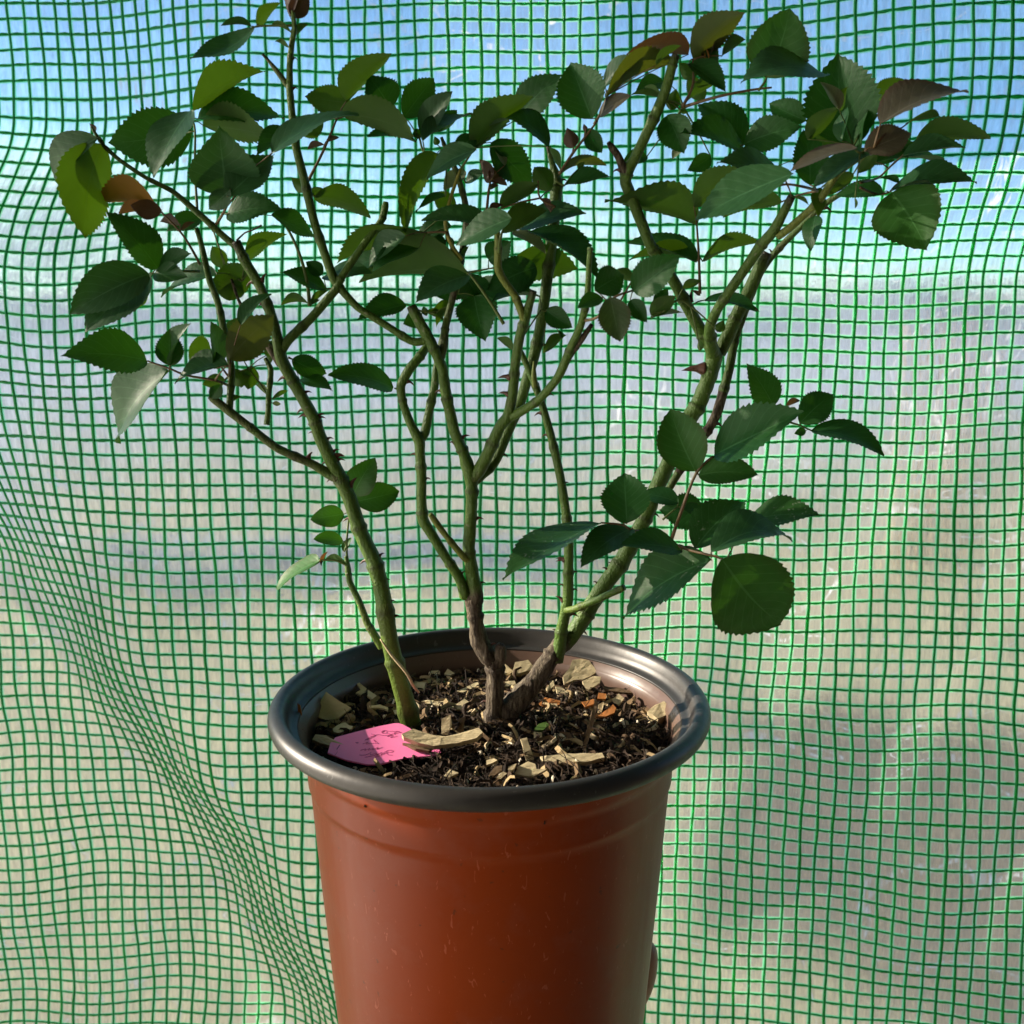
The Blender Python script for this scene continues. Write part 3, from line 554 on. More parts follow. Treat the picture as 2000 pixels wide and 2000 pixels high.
M_CANE = cane_material()
M_STALK = simple('leaf_stalk_green', (0.07, 0.12, 0.025), (0.12, 0.16, 0.04), 200, 0.5)
M_STALK_RED = simple('leaf_stalk_red', (0.11, 0.045, 0.028), (0.13, 0.11, 0.04), 160, 0.5)
M_STALK_YEL = simple('leaf_stalk_yellow', (0.30, 0.25, 0.04), (0.22, 0.25, 0.05), 120, 0.5)
M_THORN = simple('thorn_red_brown', (0.06, 0.022, 0.016), (0.11, 0.05, 0.03), 400, 0.5)


def pot_material(name, base, dark, rough, spec):
    t = NT(name)
    obj = t.n('TexCoord').outputs['Object']
    big = t.noise(obj, 14, 4, 0.55)
    fine = t.noise(obj, 420, 3, 0.6)
    streak = t.noise(t.vec(obj, (150, 150, 6)), 1.0, 4, 0.6)
    col = t.mix(big, base, dark)
    scr = t.math('GREATER_THAN', t.noise(t.vec(obj, (420, 420, 160)), 1.0, 2, 0.5, 1.5), 0.70)
    col = t.mix(t.math('MULTIPLY', scr, 0.5), col, tuple(min(1, c * 1.4 + 0.07) for c in base))
    dust = t.math('MULTIPLY', t.math('SUBTRACT', t.noise(obj, 28, 6, 0.7), 0.52), 1.2, clamp=True)
    splash = t.math('GREATER_THAN', t.noise(obj, 230, 3, 0.55), 0.715)
    col = t.mix(t.math('MULTIPLY', splash, 0.5), col, (0.035, 0.022, 0.014))
    col = t.mix(dust, col, tuple(c * 0.7 + 0.07 for c in base))
    h = t.math('ADD', t.math('MULTIPLY', fine, 0.15), t.math('MULTIPLY', streak, 0.4))
    nrm = t.bump(h, 0.25, 0.0005)
    rg = t.math('ADD', rough, t.math('MULTIPLY', t.math('SUBTRACT', streak, 0.5), 0.22))
    return t.done(t.principled(col, rg, spec, nrm))


M_POT = pot_material('terracotta_plastic', (0.265, 0.040, 0.004), (0.200, 0.025, 0.0025), 0.36, 0.24)
M_RIM = pot_material('black_plastic', (0.021, 0.020, 0.019), (0.031, 0.029, 0.027), 0.42, 0.42)
M_LINER = pot_material('brown_black_plastic', (0.080, 0.049, 0.038), (0.115, 0.070, 0.053), 0.31, 0.5)
M_SOIL = simple('potting_soil', (0.006, 0.004, 0.003), (0.030, 0.020, 0.013), 420, 0.95, 0.15, 1.0, 0.004)
M_CHIP = simple('pale_wood', (0.74, 0.63, 0.40), (0.50, 0.40, 0.22), 240, 0.75, 0.25, 0.5, 0.001, (1, 3, 1), 0.30)
M_CHIP_DARK = simple('dark_wood', (0.10, 0.065, 0.035), (0.20, 0.14, 0.085), 300, 0.8, 0.2, 0.6, 0.001, (1, 3, 1))
M_CHIP_ORANGE = simple('orange_wood', (0.50, 0.20, 0.05), (0.30, 0.11, 0.035), 260, 0.7, 0.25, 0.5, 0.001)
M_CHIP_GREEN = simple('green_sprig', (0.05, 0.13, 0.02), (0.09, 0.15, 0.03), 260, 0.6)
M_PINK = simple('pink_plastic', (1.0, 0.235, 0.50), (0.97, 0.21, 0.46), 40, 0.42, 0.4, 0.05, 0.0002)
M_PENCIL = simple('pencil_grey', (0.30, 0.04, 0.17), (0.38, 0.06, 0.21), 300, 0.7, 0.2)
M_SKIN = None


def litter_material():
    t = NT('bark_litter')
    v = t.n('Attribute', attribute_name='tone').outputs['Fac']
    obj = t.n('TexCoord').outputs['Object']
    col = t.ramp(v, [(0.0, (0.006, 0.004, 0.003)), (0.55, (0.035, 0.022, 0.014)), (0.8, (0.12, 0.075, 0.04)), (0.93, (0.38, 0.29, 0.155)), (0.995, (0.62, 0.56, 0.44))])
    nrm = t.bump(t.noise(obj, 600, 3, 0.6), 0.4, 0.0006)
    return t.done(t.principled(col, 0.85, 0.2, nrm))


M_LITTER = litter_material()

# ------------------------------------------------------------------ outside: ground, hills, pipe, post
def ground():
    t = NT('dry_ground')
    obj = t.n('TexCoord').outputs['Object']
    n1 = t.noise(obj, 0.9, 5, 0.6, 0.4)
    n2 = t.noise(obj, 5.0, 5, 0.65)
    n3 = t.noise(obj, 0.28, 3, 0.5)
    col = t.ramp(n1, [(0.32, (0.22, 0.205, 0.145)), (0.47, (0.47, 0.425, 0.255)), (0.70, (0.66, 0.59, 0.355))])
    col = t.mix(t.math('MULTIPLY', n2, 0.6), col, (0.31, 0.285, 0.22))
    col = t.mix(t.math('MULTIPLY', t.math('SUBTRACT', n3, 0.52), 3.0, clamp=True), col, (0.26, 0.25, 0.16))
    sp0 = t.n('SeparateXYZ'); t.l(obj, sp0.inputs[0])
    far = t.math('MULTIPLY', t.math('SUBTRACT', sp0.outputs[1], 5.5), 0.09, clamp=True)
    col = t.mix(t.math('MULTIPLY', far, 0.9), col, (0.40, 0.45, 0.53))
    # a darker, mottled patch to the right
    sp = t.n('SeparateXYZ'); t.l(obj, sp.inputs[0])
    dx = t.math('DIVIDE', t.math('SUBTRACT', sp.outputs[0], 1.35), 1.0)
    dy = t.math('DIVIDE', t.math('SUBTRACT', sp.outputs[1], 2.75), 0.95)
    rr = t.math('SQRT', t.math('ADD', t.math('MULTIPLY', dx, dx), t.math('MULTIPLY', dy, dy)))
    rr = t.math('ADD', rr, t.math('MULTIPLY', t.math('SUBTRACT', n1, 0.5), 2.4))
    dark_patch = t.math('MULTIPLY', t.math('SUBTRACT', 1.05, rr), 2.5, clamp=True)
    col = t.mix(t.math('MULTIPLY', dark_patch, 0.85), col, t.mix(n2, (0.085, 0.08, 0.075), (0.24, 0.19, 0.14)))
    nrm = t.bump(n2, 0.5, 0.03)
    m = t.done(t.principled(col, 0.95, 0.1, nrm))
    n = 60
    verts, faces = [], []
    for j in range(n + 1):
        for i in range(n + 1):
            a, b = i / n * 2 - 1, j / n * 2 - 1
            x, y = 500 * a * abs(a) ** 2, 500 * b * abs(b) ** 2
            verts.append((x, y, 0.02 * noise.noise(Vector((x * 0.7, y * 0.7, 0)))))
    for j in range(n):
        for i in range(n):
            k = j * (n + 1) + i
            faces.append((k, k + 1, k + n + 2, k + n + 1))
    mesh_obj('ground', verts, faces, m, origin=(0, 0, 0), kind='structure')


def hills():
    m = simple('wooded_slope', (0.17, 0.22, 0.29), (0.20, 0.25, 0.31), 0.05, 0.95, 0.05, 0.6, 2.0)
    verts, faces = [], []
    n = 120
    for i in range(n + 1):
        a = -70 + 140 * i / n
        r = 170
        h = 1.6 + 1.3 * noise.noise(Vector((a * 0.06, 3, 0))) + 0.8 * noise.noise(Vector((a * 0.25, 9, 0)))
        h += 5.0 * math.exp(-((a - 19.5) / 2.2) ** 2)
        h += 0.6 * noise.noise(Vector((a * 0.9, 1, 0)))
        for (dr, z) in ((-125, -0.3), (-110, 0.5), (0, h), (30, h * 1.02), (60, -0.5)):
            rr = r + dr
            verts.append((rr * math.sin(math.radians(a)), rr * math.cos(math.radians(a)), z))
    for i in range(n):
        for k in range(4):
            b = i * 5 + k
            faces.append((b, b + 5, b + 6, b + 1))
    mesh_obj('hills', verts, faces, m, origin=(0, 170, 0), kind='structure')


def box(x0, x1, y0, y1, z0, z1, bev=0.004):
    bm = bmesh.new()
    bmesh.ops.create_cube(bm, size=1.0)
    for v in bm.verts:
        v.co = Vector((x0 + (v.co.x + .5) * (x1 - x0), y0 + (v.co.y + .5) * (y1 - y0), z0 + (v.co.z + .5) * (z1 - z0)))
    bmesh.ops.bevel(bm, geom=bm.edges[:], offset=bev, segments=2, affect='EDGES')
    vs = [v.co.copy() for v in bm.verts]
    fs = [tuple(v.index for v in f.verts) for f in bm.faces]
    bm.free()
    return vs, fs


ground()
hills()
# added out of view: dark boards behind, right and overhead that shade the plant
M_SHADE_BOARD = simple('shade_boarding', (0.10, 0.085, 0.07), (0.06, 0.05, 0.042), 3, 0.85, 0.2, 0.4, 0.004, (8, 1, 0.3))
vs, fs = box(-2.2, 2.6, -1.75, -1.65, -0.05, 2.45)
mesh_obj('added_back_shade', vs, fs, M_SHADE_BOARD, smooth=False, kind='structure')
def side_diffuser(name, z0, z1, clear):
    t = NT('milky_diffuser')
    obj = t.n('TexCoord').outputs['Object']
    n1 = t.noise(obj, 3, 3, 0.5)
    tl = t.n('BsdfTranslucent'); t.l(t.mix(n1, (0.72, 0.70, 0.65), (0.62, 0.61, 0.57)), tl.inputs[0])
    tr = t.n('BsdfTransparent'); tr.inputs[0].default_value = (0.95, 0.97, 0.95, 1)
    mx = t.n('MixShader'); mx.inputs[0].default_value = clear
    t.l(tl.outputs[0], mx.inputs[1]); t.l(tr.outputs[0], mx.inputs[2])
    m = t.done(mx.outputs[0])
    n = 40
    verts, faces = [], []
    for i in range(n + 1):
        y = -1.64 + 2.48 * i / n
        for z in (z0, z0 * 0.66 + z1 * 0.34, z0 * 0.33 + z1 * 0.67, z1):
            verts.append((-1.24 + 0.012 * math.sin(y * 9 + z * 4), y, z))
    for i in range(n):
        for k in range(3):
            faces.append((i * 4 + k, i * 4 + k + 1, i * 4 + k + 5, i * 4 + k + 4))
    mesh_obj(name, verts, faces, m, kind='structure')


# added unseen milky sheets soften the sun; the slit aims it at the pot
side_diffuser('added_left_diffuser', -0.03, 1.598, 0.0)
side_diffuser('added_left_diffuser', 1.69, 2.34, 0.30)
vs, fs = box(2.52, 2.60, -1.64, 0.80, -0.05, 2.34)
mesh_obj('added_side_shade', vs, fs, M_SHADE_BOARD, smooth=False, kind='structure')  # added unseen board cutting the light from the right
vs, fs = box(-1.5, 2.6, -1.64, 0.80, 2.35, 2.42)
mesh_obj('added_top_shade', vs, fs, M_SHADE_BOARD, smooth=False, kind='structure')  # added unseen board overhead, keeps sky light off the plant
vs, fs = box(POST[0], POST[1], POST[2], POST[2] + 0.10, -0.05, POST[3], 0.006)
mesh_obj('fence_post', vs, fs, simple('weathered_timber', (0.62, 0.42, 0.24), (0.46, 0.30, 0.17), 9, 0.8, 0.2, 0.5, 0.004, (4, 4, 0.4)), smooth=False,
         label='square timber post standing outside behind the green mesh film', category='post')
vs, fs, _ = tube([Vector((POST[1] + 0.075, POST[2] + 0.05, z)) for z in (-0.05, 0.5, 1.0, POST[3] - 0.12)], [0.045] * 4, sides=16, sub=2)  # added grey upright imitating the shaded half of the post
mesh_obj('post_shade_strip', vs, fs, simple('post_shade_grey', (0.13, 0.15, 0.19), (0.20, 0.22, 0.26), 8, 0.55, 0.5, 0.2, 0.002),
         label='grey upright standing in for the shaded right side of the timber post outside', category='post shade')
pts = [Vector((PIPE[0] + (PIPE[1] - PIPE[0]) * k / 12.0, PIPE[2] + 0.02 * math.sin(k), PIPE[3])) for k in range(13)]
vs, fs, _ = tube(pts, [PIPE[3] - 0.005] * 13, sides=18, sub=2)
mesh_obj('pipe', vs, fs, simple('blue_grey_plastic', (0.36, 0.45, 0.66), (0.42, 0.50, 0.68), 6, 0.45, 0.4, 0.1, 0.002),
         label='pale blue pipe lying on the ground outside behind the film', category='pipe')

# ------------------------------------------------------------------ the greenhouse film with its green reinforcing grid
CELL = 0.0112
FILM_Y = 0.66
VCELL = 0.0104
NU, NV, Q = 190, 199, 4                      # cells across, cells up, samples per cell
U0, V0 = -1.288, -1.3312                        # material coordinates of the lower left corner


def fold_px(py):
    xs = [(700, -90), (830, -50), (900, -10), (1046, 47), (1210, 124), (1366, 205), (1462, 264), (1586, 342), (1710, 440), (1897, 543), (2100, 650), (2400, 800)]
    if py <= xs[0][0]:
        return xs[0][1]
    for (a, b), (c, d) in zip(xs, xs[1:]):
        if py <= c:
            return b + (d - b) * (py - a) / (c - a)
    return xs[-1][1]


def sstep(x):
    x = np.clip(x, 0, 1)
    return x * x * (3 - 2 * x)


def film_table():
    """world position of every quarter-cell of the sheet, each row laid out along its own arc length"""
    nv, nu = NV * Q + 1, NU * Q + 1
    v = V0 + np.arange(nv) * (VCELL / Q)                       # height relative to the camera
    py = np.array([1000 + 2000 * (-(zz * CP + FILM_Y * SP)) / (FILM_Y * CP - zz * SP) for zz in v])
    xf = np.array([at_y(fold_px(p), p, FILM_Y + 0.085).x for p in py])
    x2 = np.array([at_y(190 + 0.12 * (p - 100), p, FILM_Y).x for p in py])
    a_low = 0.082 * sstep((py - 760) / 420.0)
    w_low = 0.092 - 0.016 * sstep((py - 900) / 500.0)
    a_top = 0.040 * sstep((520 - py) / 380.0)
    lean = np.interp(py, [-400, 0, 200, 400, 600, 1000, 1500, 2000, 2600], [0.090, 0.085, 0.078, 0.064, 0.055, 0.050, 0.040, 0.030, 0.02])
    lean = np.convolve(np.pad(lean, 20, mode='edge'), np.ones(41) / 41, mode='valid')

    def dep(x):
        d = lean - 0.085 * sstep((x - 0.04) / 0.28) * sstep((560 - py) / 520.0) + 0.13 * sstep((-x - 0.45) / 0.4) + a_low * sstep(0.5 - (x - xf) / (2 * w_low) * 1.15)
        d = d + a_top * sstep(0.5 - (x - x2) / 0.15)
        d = d - 0.055 * sstep((x - 0.10) / 0.42) * sstep((py - 900) / 900.0)
        d = d + 0.0045 * np.sin(x * 21 + v * 6 + 1.0) * np.sin(v * 15 + 0.6 + x * 4) + 0.0022 * np.sin(x * 55 - v * 31) * sstep((py - 500) / 600)
        d = d + 0.012 * np.exp(-((x - 0.14 - 0.05 * v) / 0.03) ** 2 - ((py - 1420) / 90.0) ** 2)
        return d

    X = np.zeros((nv, nu)); Yv = np.zeros((nv, nu))
    iref = int(round((0.12 - U0) / (CELL / Q)))
    du = CELL / Q
    for sgn in (1, -1):
        x = np.full(nv, 0.12)
        i = iref
        while 0 <= i < nu:
            X[:, i] = x
            Yv[:, i] = FILM_Y + dep(x)
            s = (dep(x + 5e-4) - dep(x - 5e-4)) / 1e-3
            x = x + sgn * du / np.sqrt(1 + s * s)
            i += sgn
    # rows sag slightly where the sheet bellies
    Z = np.repeat(v[:, None], nu, 1) + 0.0016 * np.sin(X * 17 + 0.7) + 0.0010 * np.sin(X * 43 + v[:, None] * 20)
    kick = sstep((-X - 0.17) / 0.16) * sstep((860 - py) / 200.0)[:, None] * sstep((py - 60) / 120.0)[:, None]
    Z = Z + 0.010 * kick * np.sin((X + 0.2) * 16)
    X = X + 0.0007 * np.sin(v[:, None] * 90 + X * 300) * 0.6
    return X, Yv, Z + CAM_Z


FX, FY, FZ = film_table()


def film_material():
    t = NT('clear_film')
    uv = t.n('UVMap').outputs[0]
    sep = t.n('SeparateXYZ'); t.l(uv, sep.inputs[0])
    fu = t.math('ABSOLUTE', t.math('SUBTRACT', t.math('FRACT', sep.outputs[0]), 0.5))
    fv = t.math('ABSOLUTE', t.math('SUBTRACT', t.math('FRACT', sep.outputs[1]), 0.5))
    e = t.math('MAXIMUM', fu, fv)                                        # 0.5 on the grid lines
    edge = t.math('MULTIPLY', t.math('SUBTRACT', e, 0.325), 10.0, clamp=True)
    # every pane is pressed a little differently: fine upright drawing lines and a shallow dimple
    lines = t.noise(t.vec(uv, (3.2, 0.55, 1)), 1.0, 3, 0.6, 0.3)
    lump = t.noise(t.vec(uv, (0.9, 0.8, 1)), 1.0, 3, 0.6)
    h = t.math('ADD', t.math('MULTIPLY', lines, 0.55), t.math('MULTIPLY', lump, 0.5))
    h = t.math('ADD', h, t.math('MULTIPLY', t.math('POWER', e, 3.0), 0.8))
    nrm = t.bump(h, 0.9, 0.0035)
    rf = t.n('BsdfRefraction')
    rf.inputs['IOR'].default_value = 1.12
    rf.inputs['Roughness'].default_value = 0.46
    streak = t.noise(t.vec(uv, (3.6, 0.6, 1)), 1.0, 4, 0.65, 0.4)
    patch = t.noise(t.vec(uv, (0.22, 0.2, 1)), 1.0, 4, 0.6)
    clear = t.mix(t.math('MULTIPLY', t.math('SUBTRACT', streak, 0.38), 2.4, clamp=True), (0.96, 1.0, 0.95), (0.54, 0.59, 0.54))
    clear = t.mix(t.math('MULTIPLY', t.math('SUBTRACT', patch, 0.45), 2.2, clamp=True), clear, (0.72, 0.73, 0.72))
    tint = t.mix(edge, clear, (0.28, 0.96, 0.48))
    t.l(tint, rf.inputs['Color']); t.l(nrm, rf.inputs['Normal'])
    tr = t.n('BsdfTransparent'); t.l(tint, tr.inputs[0])
    m1 = t.n('MixShader'); m1.inputs[0].default_value = 0.86
    t.l(tr.outputs[0], m1.inputs[1]); t.l(rf.outputs[0], m1.inputs[2])
    tl = t.n('BsdfTranslucent')
    t.l(t.mix(edge, (0.90, 0.93, 0.92), (0.24, 1.0, 0.44)), tl.inputs[0])
    m2 = t.n('MixShader')
    t.l(t.math('ADD', t.math('ADD', 0.02, t.math('MULTIPLY', streak, 0.14)), t.math('MULTIPLY', edge, 0.72)), m2.inputs[0])
    t.l(m1.outputs[0], m2.inputs[1]); t.l(tl.outputs[0], m2.inputs[2])
    # creases in the film, their glints painted as thin white lines
    cn = t.noise(t.vec(uv, (0.055, 0.075, 1)), 1.0, 3, 0.55, 1.2)
    cr = t.math('MULTIPLY', t.math('SUBTRACT', 0.010, t.math('ABSOLUTE', t.math('SUBTRACT', cn, 0.47))), 140.0, clamp=True)
    cr = t.math('MULTIPLY', cr, t.math('MULTIPLY', t.math('SUBTRACT', streak, 0.45), 4.0, clamp=True))
    wt = t.n('BsdfTranslucent'); wt.inputs[0].default_value = (0.95, 0.97, 0.96, 1)
    m4 = t.n('MixShader'); t.l(t.math('MULTIPLY', cr, 0.9), m4.inputs[0])
    t.l(m2.outputs[0], m4.inputs[1]); t.l(wt.outputs[0], m4.inputs[2])
    m2 = m4
    gl = t.n('BsdfGlossy'); gl.inputs['Roughness'].default_value = 0.22
    t.l(nrm, gl.inputs['Normal'])
    m3 = t.n('MixShader'); m3.inputs[0].default_value = 0.035
    t.l(m2.outputs[0], m3.inputs[1]); t.l(gl.outputs[0], m3.inputs[2])
    return t.done(m3.outputs[0])


def strand_material():
    t = NT('green_tape')
    obj = t.n('TexCoord').outputs['Object']
    tone = t.n('Attribute', attribute_name='tone').outputs['Fac']
    n1 = t.noise(obj, 260, 3, 0.6)
    col = t.mix(n1, (0.003, 0.24, 0.080), (0.005, 0.32, 0.110))
    col = t.mix(tone, col, (0.020, 0.31, 0.085))
    p = t.principled(col, 0.38, 0.5)
    tl = t.n('BsdfTranslucent'); t.l(t.mix(tone, (0.008, 0.48, 0.11), (0.05, 0.92, 0.26)), tl.inputs[0])
    mx = t.n('MixShader'); mx.inputs[0].default_value = 0.6
    t.l(p, mx.inputs[1]); t.l(tl.outputs[0], mx.inputs[2])
    return t.done(mx.outputs[0])


def build_film():
    root = empty('greenhouse_film', (0, FILM_Y, CAM_Z + V0),
                 label='clear greenhouse film with a woven green grid hanging behind the rose', category='greenhouse film')
    nv, nu = FX.shape
    # the clear film itself, every half cell
    st = 2
    sub = [(j, i) for j in range(0, nv, st) for i in range(0, nu, st)]
    cols = len(range(0, nu, st)); rows = len(range(0, nv, st))
    verts = [(FX[j, i], FY[j, i], FZ[j, i]) for j, i in sub]
    uv = [(i / Q, j / Q) for j, i in sub]
    faces = [(j * cols + i, j * cols + i + 1, (j + 1) * cols + i + 1, (j + 1) * cols + i) for j in range(rows - 1) for i in range(cols - 1)]
    mesh_obj('clear_sheet', verts, faces, film_material(), root, origin=(0, FILM_Y, CAM_Z + V0), uv=uv)
    mat = strand_material()

    def ribbons(vertical):
        verts, faces, tone = [], [], []
        rng = random.Random(3 if vertical else 5)
        for s in range((NU if vertical else NV) + 1):
            k = s * Q
            wbase = 0.00102 * rng.uniform(0.86, 1.16) * (1.25 if rng.random() < 0.07 and vertical else 1)
            base_tone = rng.random() ** 2 * 0.45
            ph = rng.uniform(0, 6)
            n = nv if vertical else nu
            start = len(verts)
            wander = rng.uniform(-1, 1) * 0.00035
            for i in range(n):
                j, c = (i, k) if vertical else (k, i)
                p = Vector((FX[j, c], FY[j, c] - 0.0006, FZ[j, c]))
                q = (i % Q) / Q
                nz = noise.noise(Vector((s * 3.1, i * 0.13, 0 if vertical else 7)))
                if vertical:
                    w = wbase * (1.0 + 0.22 * nz)
                    sd = Vector((w, 0, 0))
                    jit = wander * math.sin(i * 0.05 + ph) + 0.00030 * noise.noise(Vector((s * 1.7, i * 0.21, 3)))
                    p.x += jit
                else:
                    # flat tape twisting between the crossings: narrow at the crossing, wider to one side of it
                    w = wbase * (0.60 + 0.26 * (1 - math.cos(2 * math.pi * q)) * (0.8 + 0.5 * nz))
                    p.z += 0.00018 * math.sin(2 * math.pi * q + s * 2.4) + 0.00035 * nz
                    p.y += 0.0004 if q == 0 else 0.0001
                    sd = Vector((0, 0, w))
                t_ = min(1, max(0, base_tone + 0.35 * nz))
                a = p - sd; b = p + sd
                verts += [a, p + Vector((0, -0.00028, 0)), b, p + Vector((0, 0.00028, 0))]
                tone += [t_] * 4
            for i in range(n - 1):
                a = start + i * 4
                for m in range(4):
                    m2 = (m + 1) % 4
                    faces.append((a + m, a + m2, a + 4 + m2, a + 4 + m))
        return verts, faces, tone

    for nm, vert in (('upright_strands', True), ('cross_strands', False)):
        vs, fs, tn = ribbons(vert)
        mesh_obj(nm, vs, fs, mat, root, origin=(0, FILM_Y, CAM_Z + V0), attr={'tone': tn})


build_film()

# ------------------------------------------------------------------ the pot
def lathe(profile, seg=128, close=False, wob=0.0):
    verts, faces = [], []
    n = len(profile)
    for s in range(seg):
        a = 2 * math.pi * s / seg
        for (r, z) in profile:
            rr = r * (1 + wob * math.sin(2 * a + 0.6) + 0.4 * wob * math.sin(3 * a))
            verts.append((XC + rr * math.cos(a), Y0 + rr * math.sin(a), RIM_Z + z))
    for s in range(seg):
        s2 = (s + 1) % seg
        for k in range(n - 1 if not close else n):
            k2 = (k + 1) % n
            faces.append((s * n + k, s * n + k2, s2 * n + k2, s2 * n + k))
    return verts, faces


POT_H = 0.176
pot = empty('flower_pot', (XC, Y0, RIM_Z - POT_H),
            label='round brown plastic nursery pot with a rolled black rim', category='flower pot')
po = (XC, Y0, RIM_Z - POT_H)
lip = [(0.0868, -0.0098), (0.0940, -0.0094), (0.0974, -0.0088), (0.0992, -0.0074), (0.1000, -0.0052), (0.0997, -0.0032), (0.0985, -0.0013),
       (0.0968, -0.0003), (0.0950, 0.0), (0.0936, -0.0006), (0.0925, -0.0022), (0.0915, -0.0050), (0.0908, -0.0075), (0.0892, -0.0086),
       (0.0874, -0.0090), (0.0868, -0.0100)]
vs, fs = lathe(lip[:-1], close=True, wob=0.0018)
mesh_obj('rim', vs, fs, M_RIM, pot, origin=po)
outer = [(0.0880, -0.0104), (0.0866, -0.0125), (0.0859, -0.0160), (0.0852, -0.0190), (0.0849, -0.0212), (0.0841, -0.0222), (0.0839, -0.0245), (0.0837, -0.0340),
         (0.0836, -0.0356), (0.0826, -0.0367), (0.0825, -0.040), (0.0812, -0.060), (0.0796, -0.085), (0.0778, -0.110), (0.0757, -0.140),
         (0.0745, -0.158), (0.0738, -0.1635), (0.0718, -0.1675), (0.0700, -0.1690), (0.0695, -0.1745), (0.0685, -0.1760), (0.0600, -0.1762), (0.0, -0.1762)]
vs, fs = lathe(outer, wob=0.0012)
mesh_obj('outer_wall', vs, fs, M_POT, pot, origin=po)
inner = [(0.0874, -0.0092), (0.0858, -0.0110), (0.0848, -0.0125), (0.0842, -0.0134), (0.0835, -0.0142), (0.0833, -0.0190), (0.0824, -0.0240), (0.0815, -0.0380), (0.0800, -0.0500), (0.077, -0.080), (0.0, -0.081)]
vs, fs = lathe(inner, wob=0.0012)
mesh_obj('inner_wall', vs, fs, M_LINER, pot, origin=po)

# ------------------------------------------------------------------ soil
def soil_h(x, y):
    d = math.hypot(x - XC, y - Y0)
    h = 0.0030 * noise.noise(Vector((x * 45, y * 45, 1))) + 0.0024 * noise.noise(Vector((x * 120, y * 120, 5))) + 0.0012 * noise.noise(Vector((x * 400, y * 400, 9)))
    h += 0.003 * math.exp(-((x - 0.0) ** 2 + (y - Y0) ** 2) / 0.0012)
    return SOIL_Z + h


verts, faces = [Vector((XC, Y0, soil_h(XC, Y0)))], []
NR, NS = 46, 140
for i in range(1, NR + 1):
    r = 0.0828 * i / NR
    for s in range(NS):
        a = 2 * math.pi * s / NS
        x, y = XC + r * math.cos(a), Y0 + r * math.sin(a)
        verts.append(Vector((x, y, soil_h(x, y))))
for s in range(NS):
    faces.append((0, 1 + s, 1 + (s + 1) % NS))
for i in range(NR - 1):
    for s in range(NS):
        s2 = (s + 1) % NS
        faces.append((1 + i * NS + s, 1 + (i + 1) * NS + s, 1 + (i + 1) * NS + s2, 1 + i * NS + s2))
mesh_obj('potting_soil', verts, faces, M_SOIL, origin=(XC, Y0, SOIL_Z), kind='stuff', label='dark crumbly potting soil filling the brown pot', category='soil')

TAG = [(655, 1440), (700, 1428), (741, 1418), (770, 1412.5), (779, 1412.5), (787, 1415), (800, 1422), (822, 1437), (842, 1453), (858, 1464), (861, 1469),
       (857, 1474), (845, 1476), (810, 1478), (789, 1481), (765, 1486), (740, 1492.5), (718, 1493), (700, 1489), (676, 1484), (655, 1476), (640, 1470), (645, 1452)]

# fibres, bark crumbs and perlite nobody could count
verts, faces, tone = [], [], []
rng = random.Random(21)


def add_strip(p, ang, ln, w, lift, bend, tn):
    d = Vector((math.cos(ang), math.sin(ang), 0)); sd = Vector((-d.y, d.x, 0)) * w
    s0 = len(verts)
    for k in range(4):
        u = k / 3 - 0.5
        c = p + d * (ln * u) + sd * (bend * (0.25 - u * u) * 8) + Vector((0, 0, lift * (u + 0.5) + 0.0015 * (0.25 - u * u) * 4))
        ww = 1.0 - 0.5 * abs(u)
        verts.extend([c - sd * ww, c + Vector((0, 0, w * 0.7)), c + sd * ww])
        tone.extend([tn] * 3)
    for k in range(3):
        a = s0 + k * 3
        faces.extend([(a, a + 1, a + 4, a + 3), (a + 1, a + 2, a + 5, a + 4), (a + 2, a, a + 3, a + 5)])


def inside(px, py, poly):
    c = False
    for (x1, y1), (x2, y2) in zip(poly, poly[1:] + poly[:1]):
        if (y1 > py) != (y2 > py) and px < (x2 - x1) * (py - y1) / (y2 - y1) + x1:
            c = not c
    return c


def to_px(p):
    d = depth_of(p)
    up = p.y * SP + (p.z - CAM_Z) * CP
    return 1000 + 2000 * p.x / d, 1000 - 2000 * up / d


for i in range(4200):
    r = 0.0815 * math.sqrt(rng.random()); a = rng.uniform(0, 2 * math.pi)
    x, y = XC + r * math.cos(a), Y0 + r * math.sin(a)
    k = rng.random()
    q = to_px(Vector((x, y, SOIL_Z + 0.004)))
    if inside(*q, TAG) or any(inside(*q, c[0]) for c in CHIPS):
        continue
    if k < 0.66:      # black-brown fibres
        ln, w, tn = rng.uniform(0.003, 0.016), rng.uniform(0.00012, 0.00038), rng.uniform(0.02, 0.60)
    elif k < 0.84:    # brown bark crumbs
        ln, w, tn = rng.uniform(0.0015, 0.006), rng.uniform(0.0006, 0.0016), rng.uniform(0.15, 0.66)
    elif k < 0.972:   # pale splinters, thicker towards the back
        if y < Y0 - 0.02 and rng.random() < 0.65:
            continue
        ln, w, tn = rng.uniform(0.002, 0.013), rng.uniform(0.0005, 0.0021), rng.uniform(0.72, 0.96)
    else:             # perlite
        ln, w, tn = 0.0016, 0.0007, 1.0
    ln = min(ln, 2 * max(0.0005, 0.0818 - r))
    add_strip(Vector((x, y, soil_h(x, y) + rng.uniform(0.0, 0.0022))), rng.uniform(0, math.pi), ln, w, rng.uniform(-0.001, 0.003) if rng.random() < 0.9 else rng.uniform(0.003, 0.007), rng.uniform(-2, 2), tn)
mesh_obj('bark_litter', verts, faces, M_LITTER, origin=(XC, Y0, SOIL_Z), smooth=False, kind='stuff', attr={'tone': tone},
         label='fine bark fibres and crumbs strewn over the soil', category='litter')


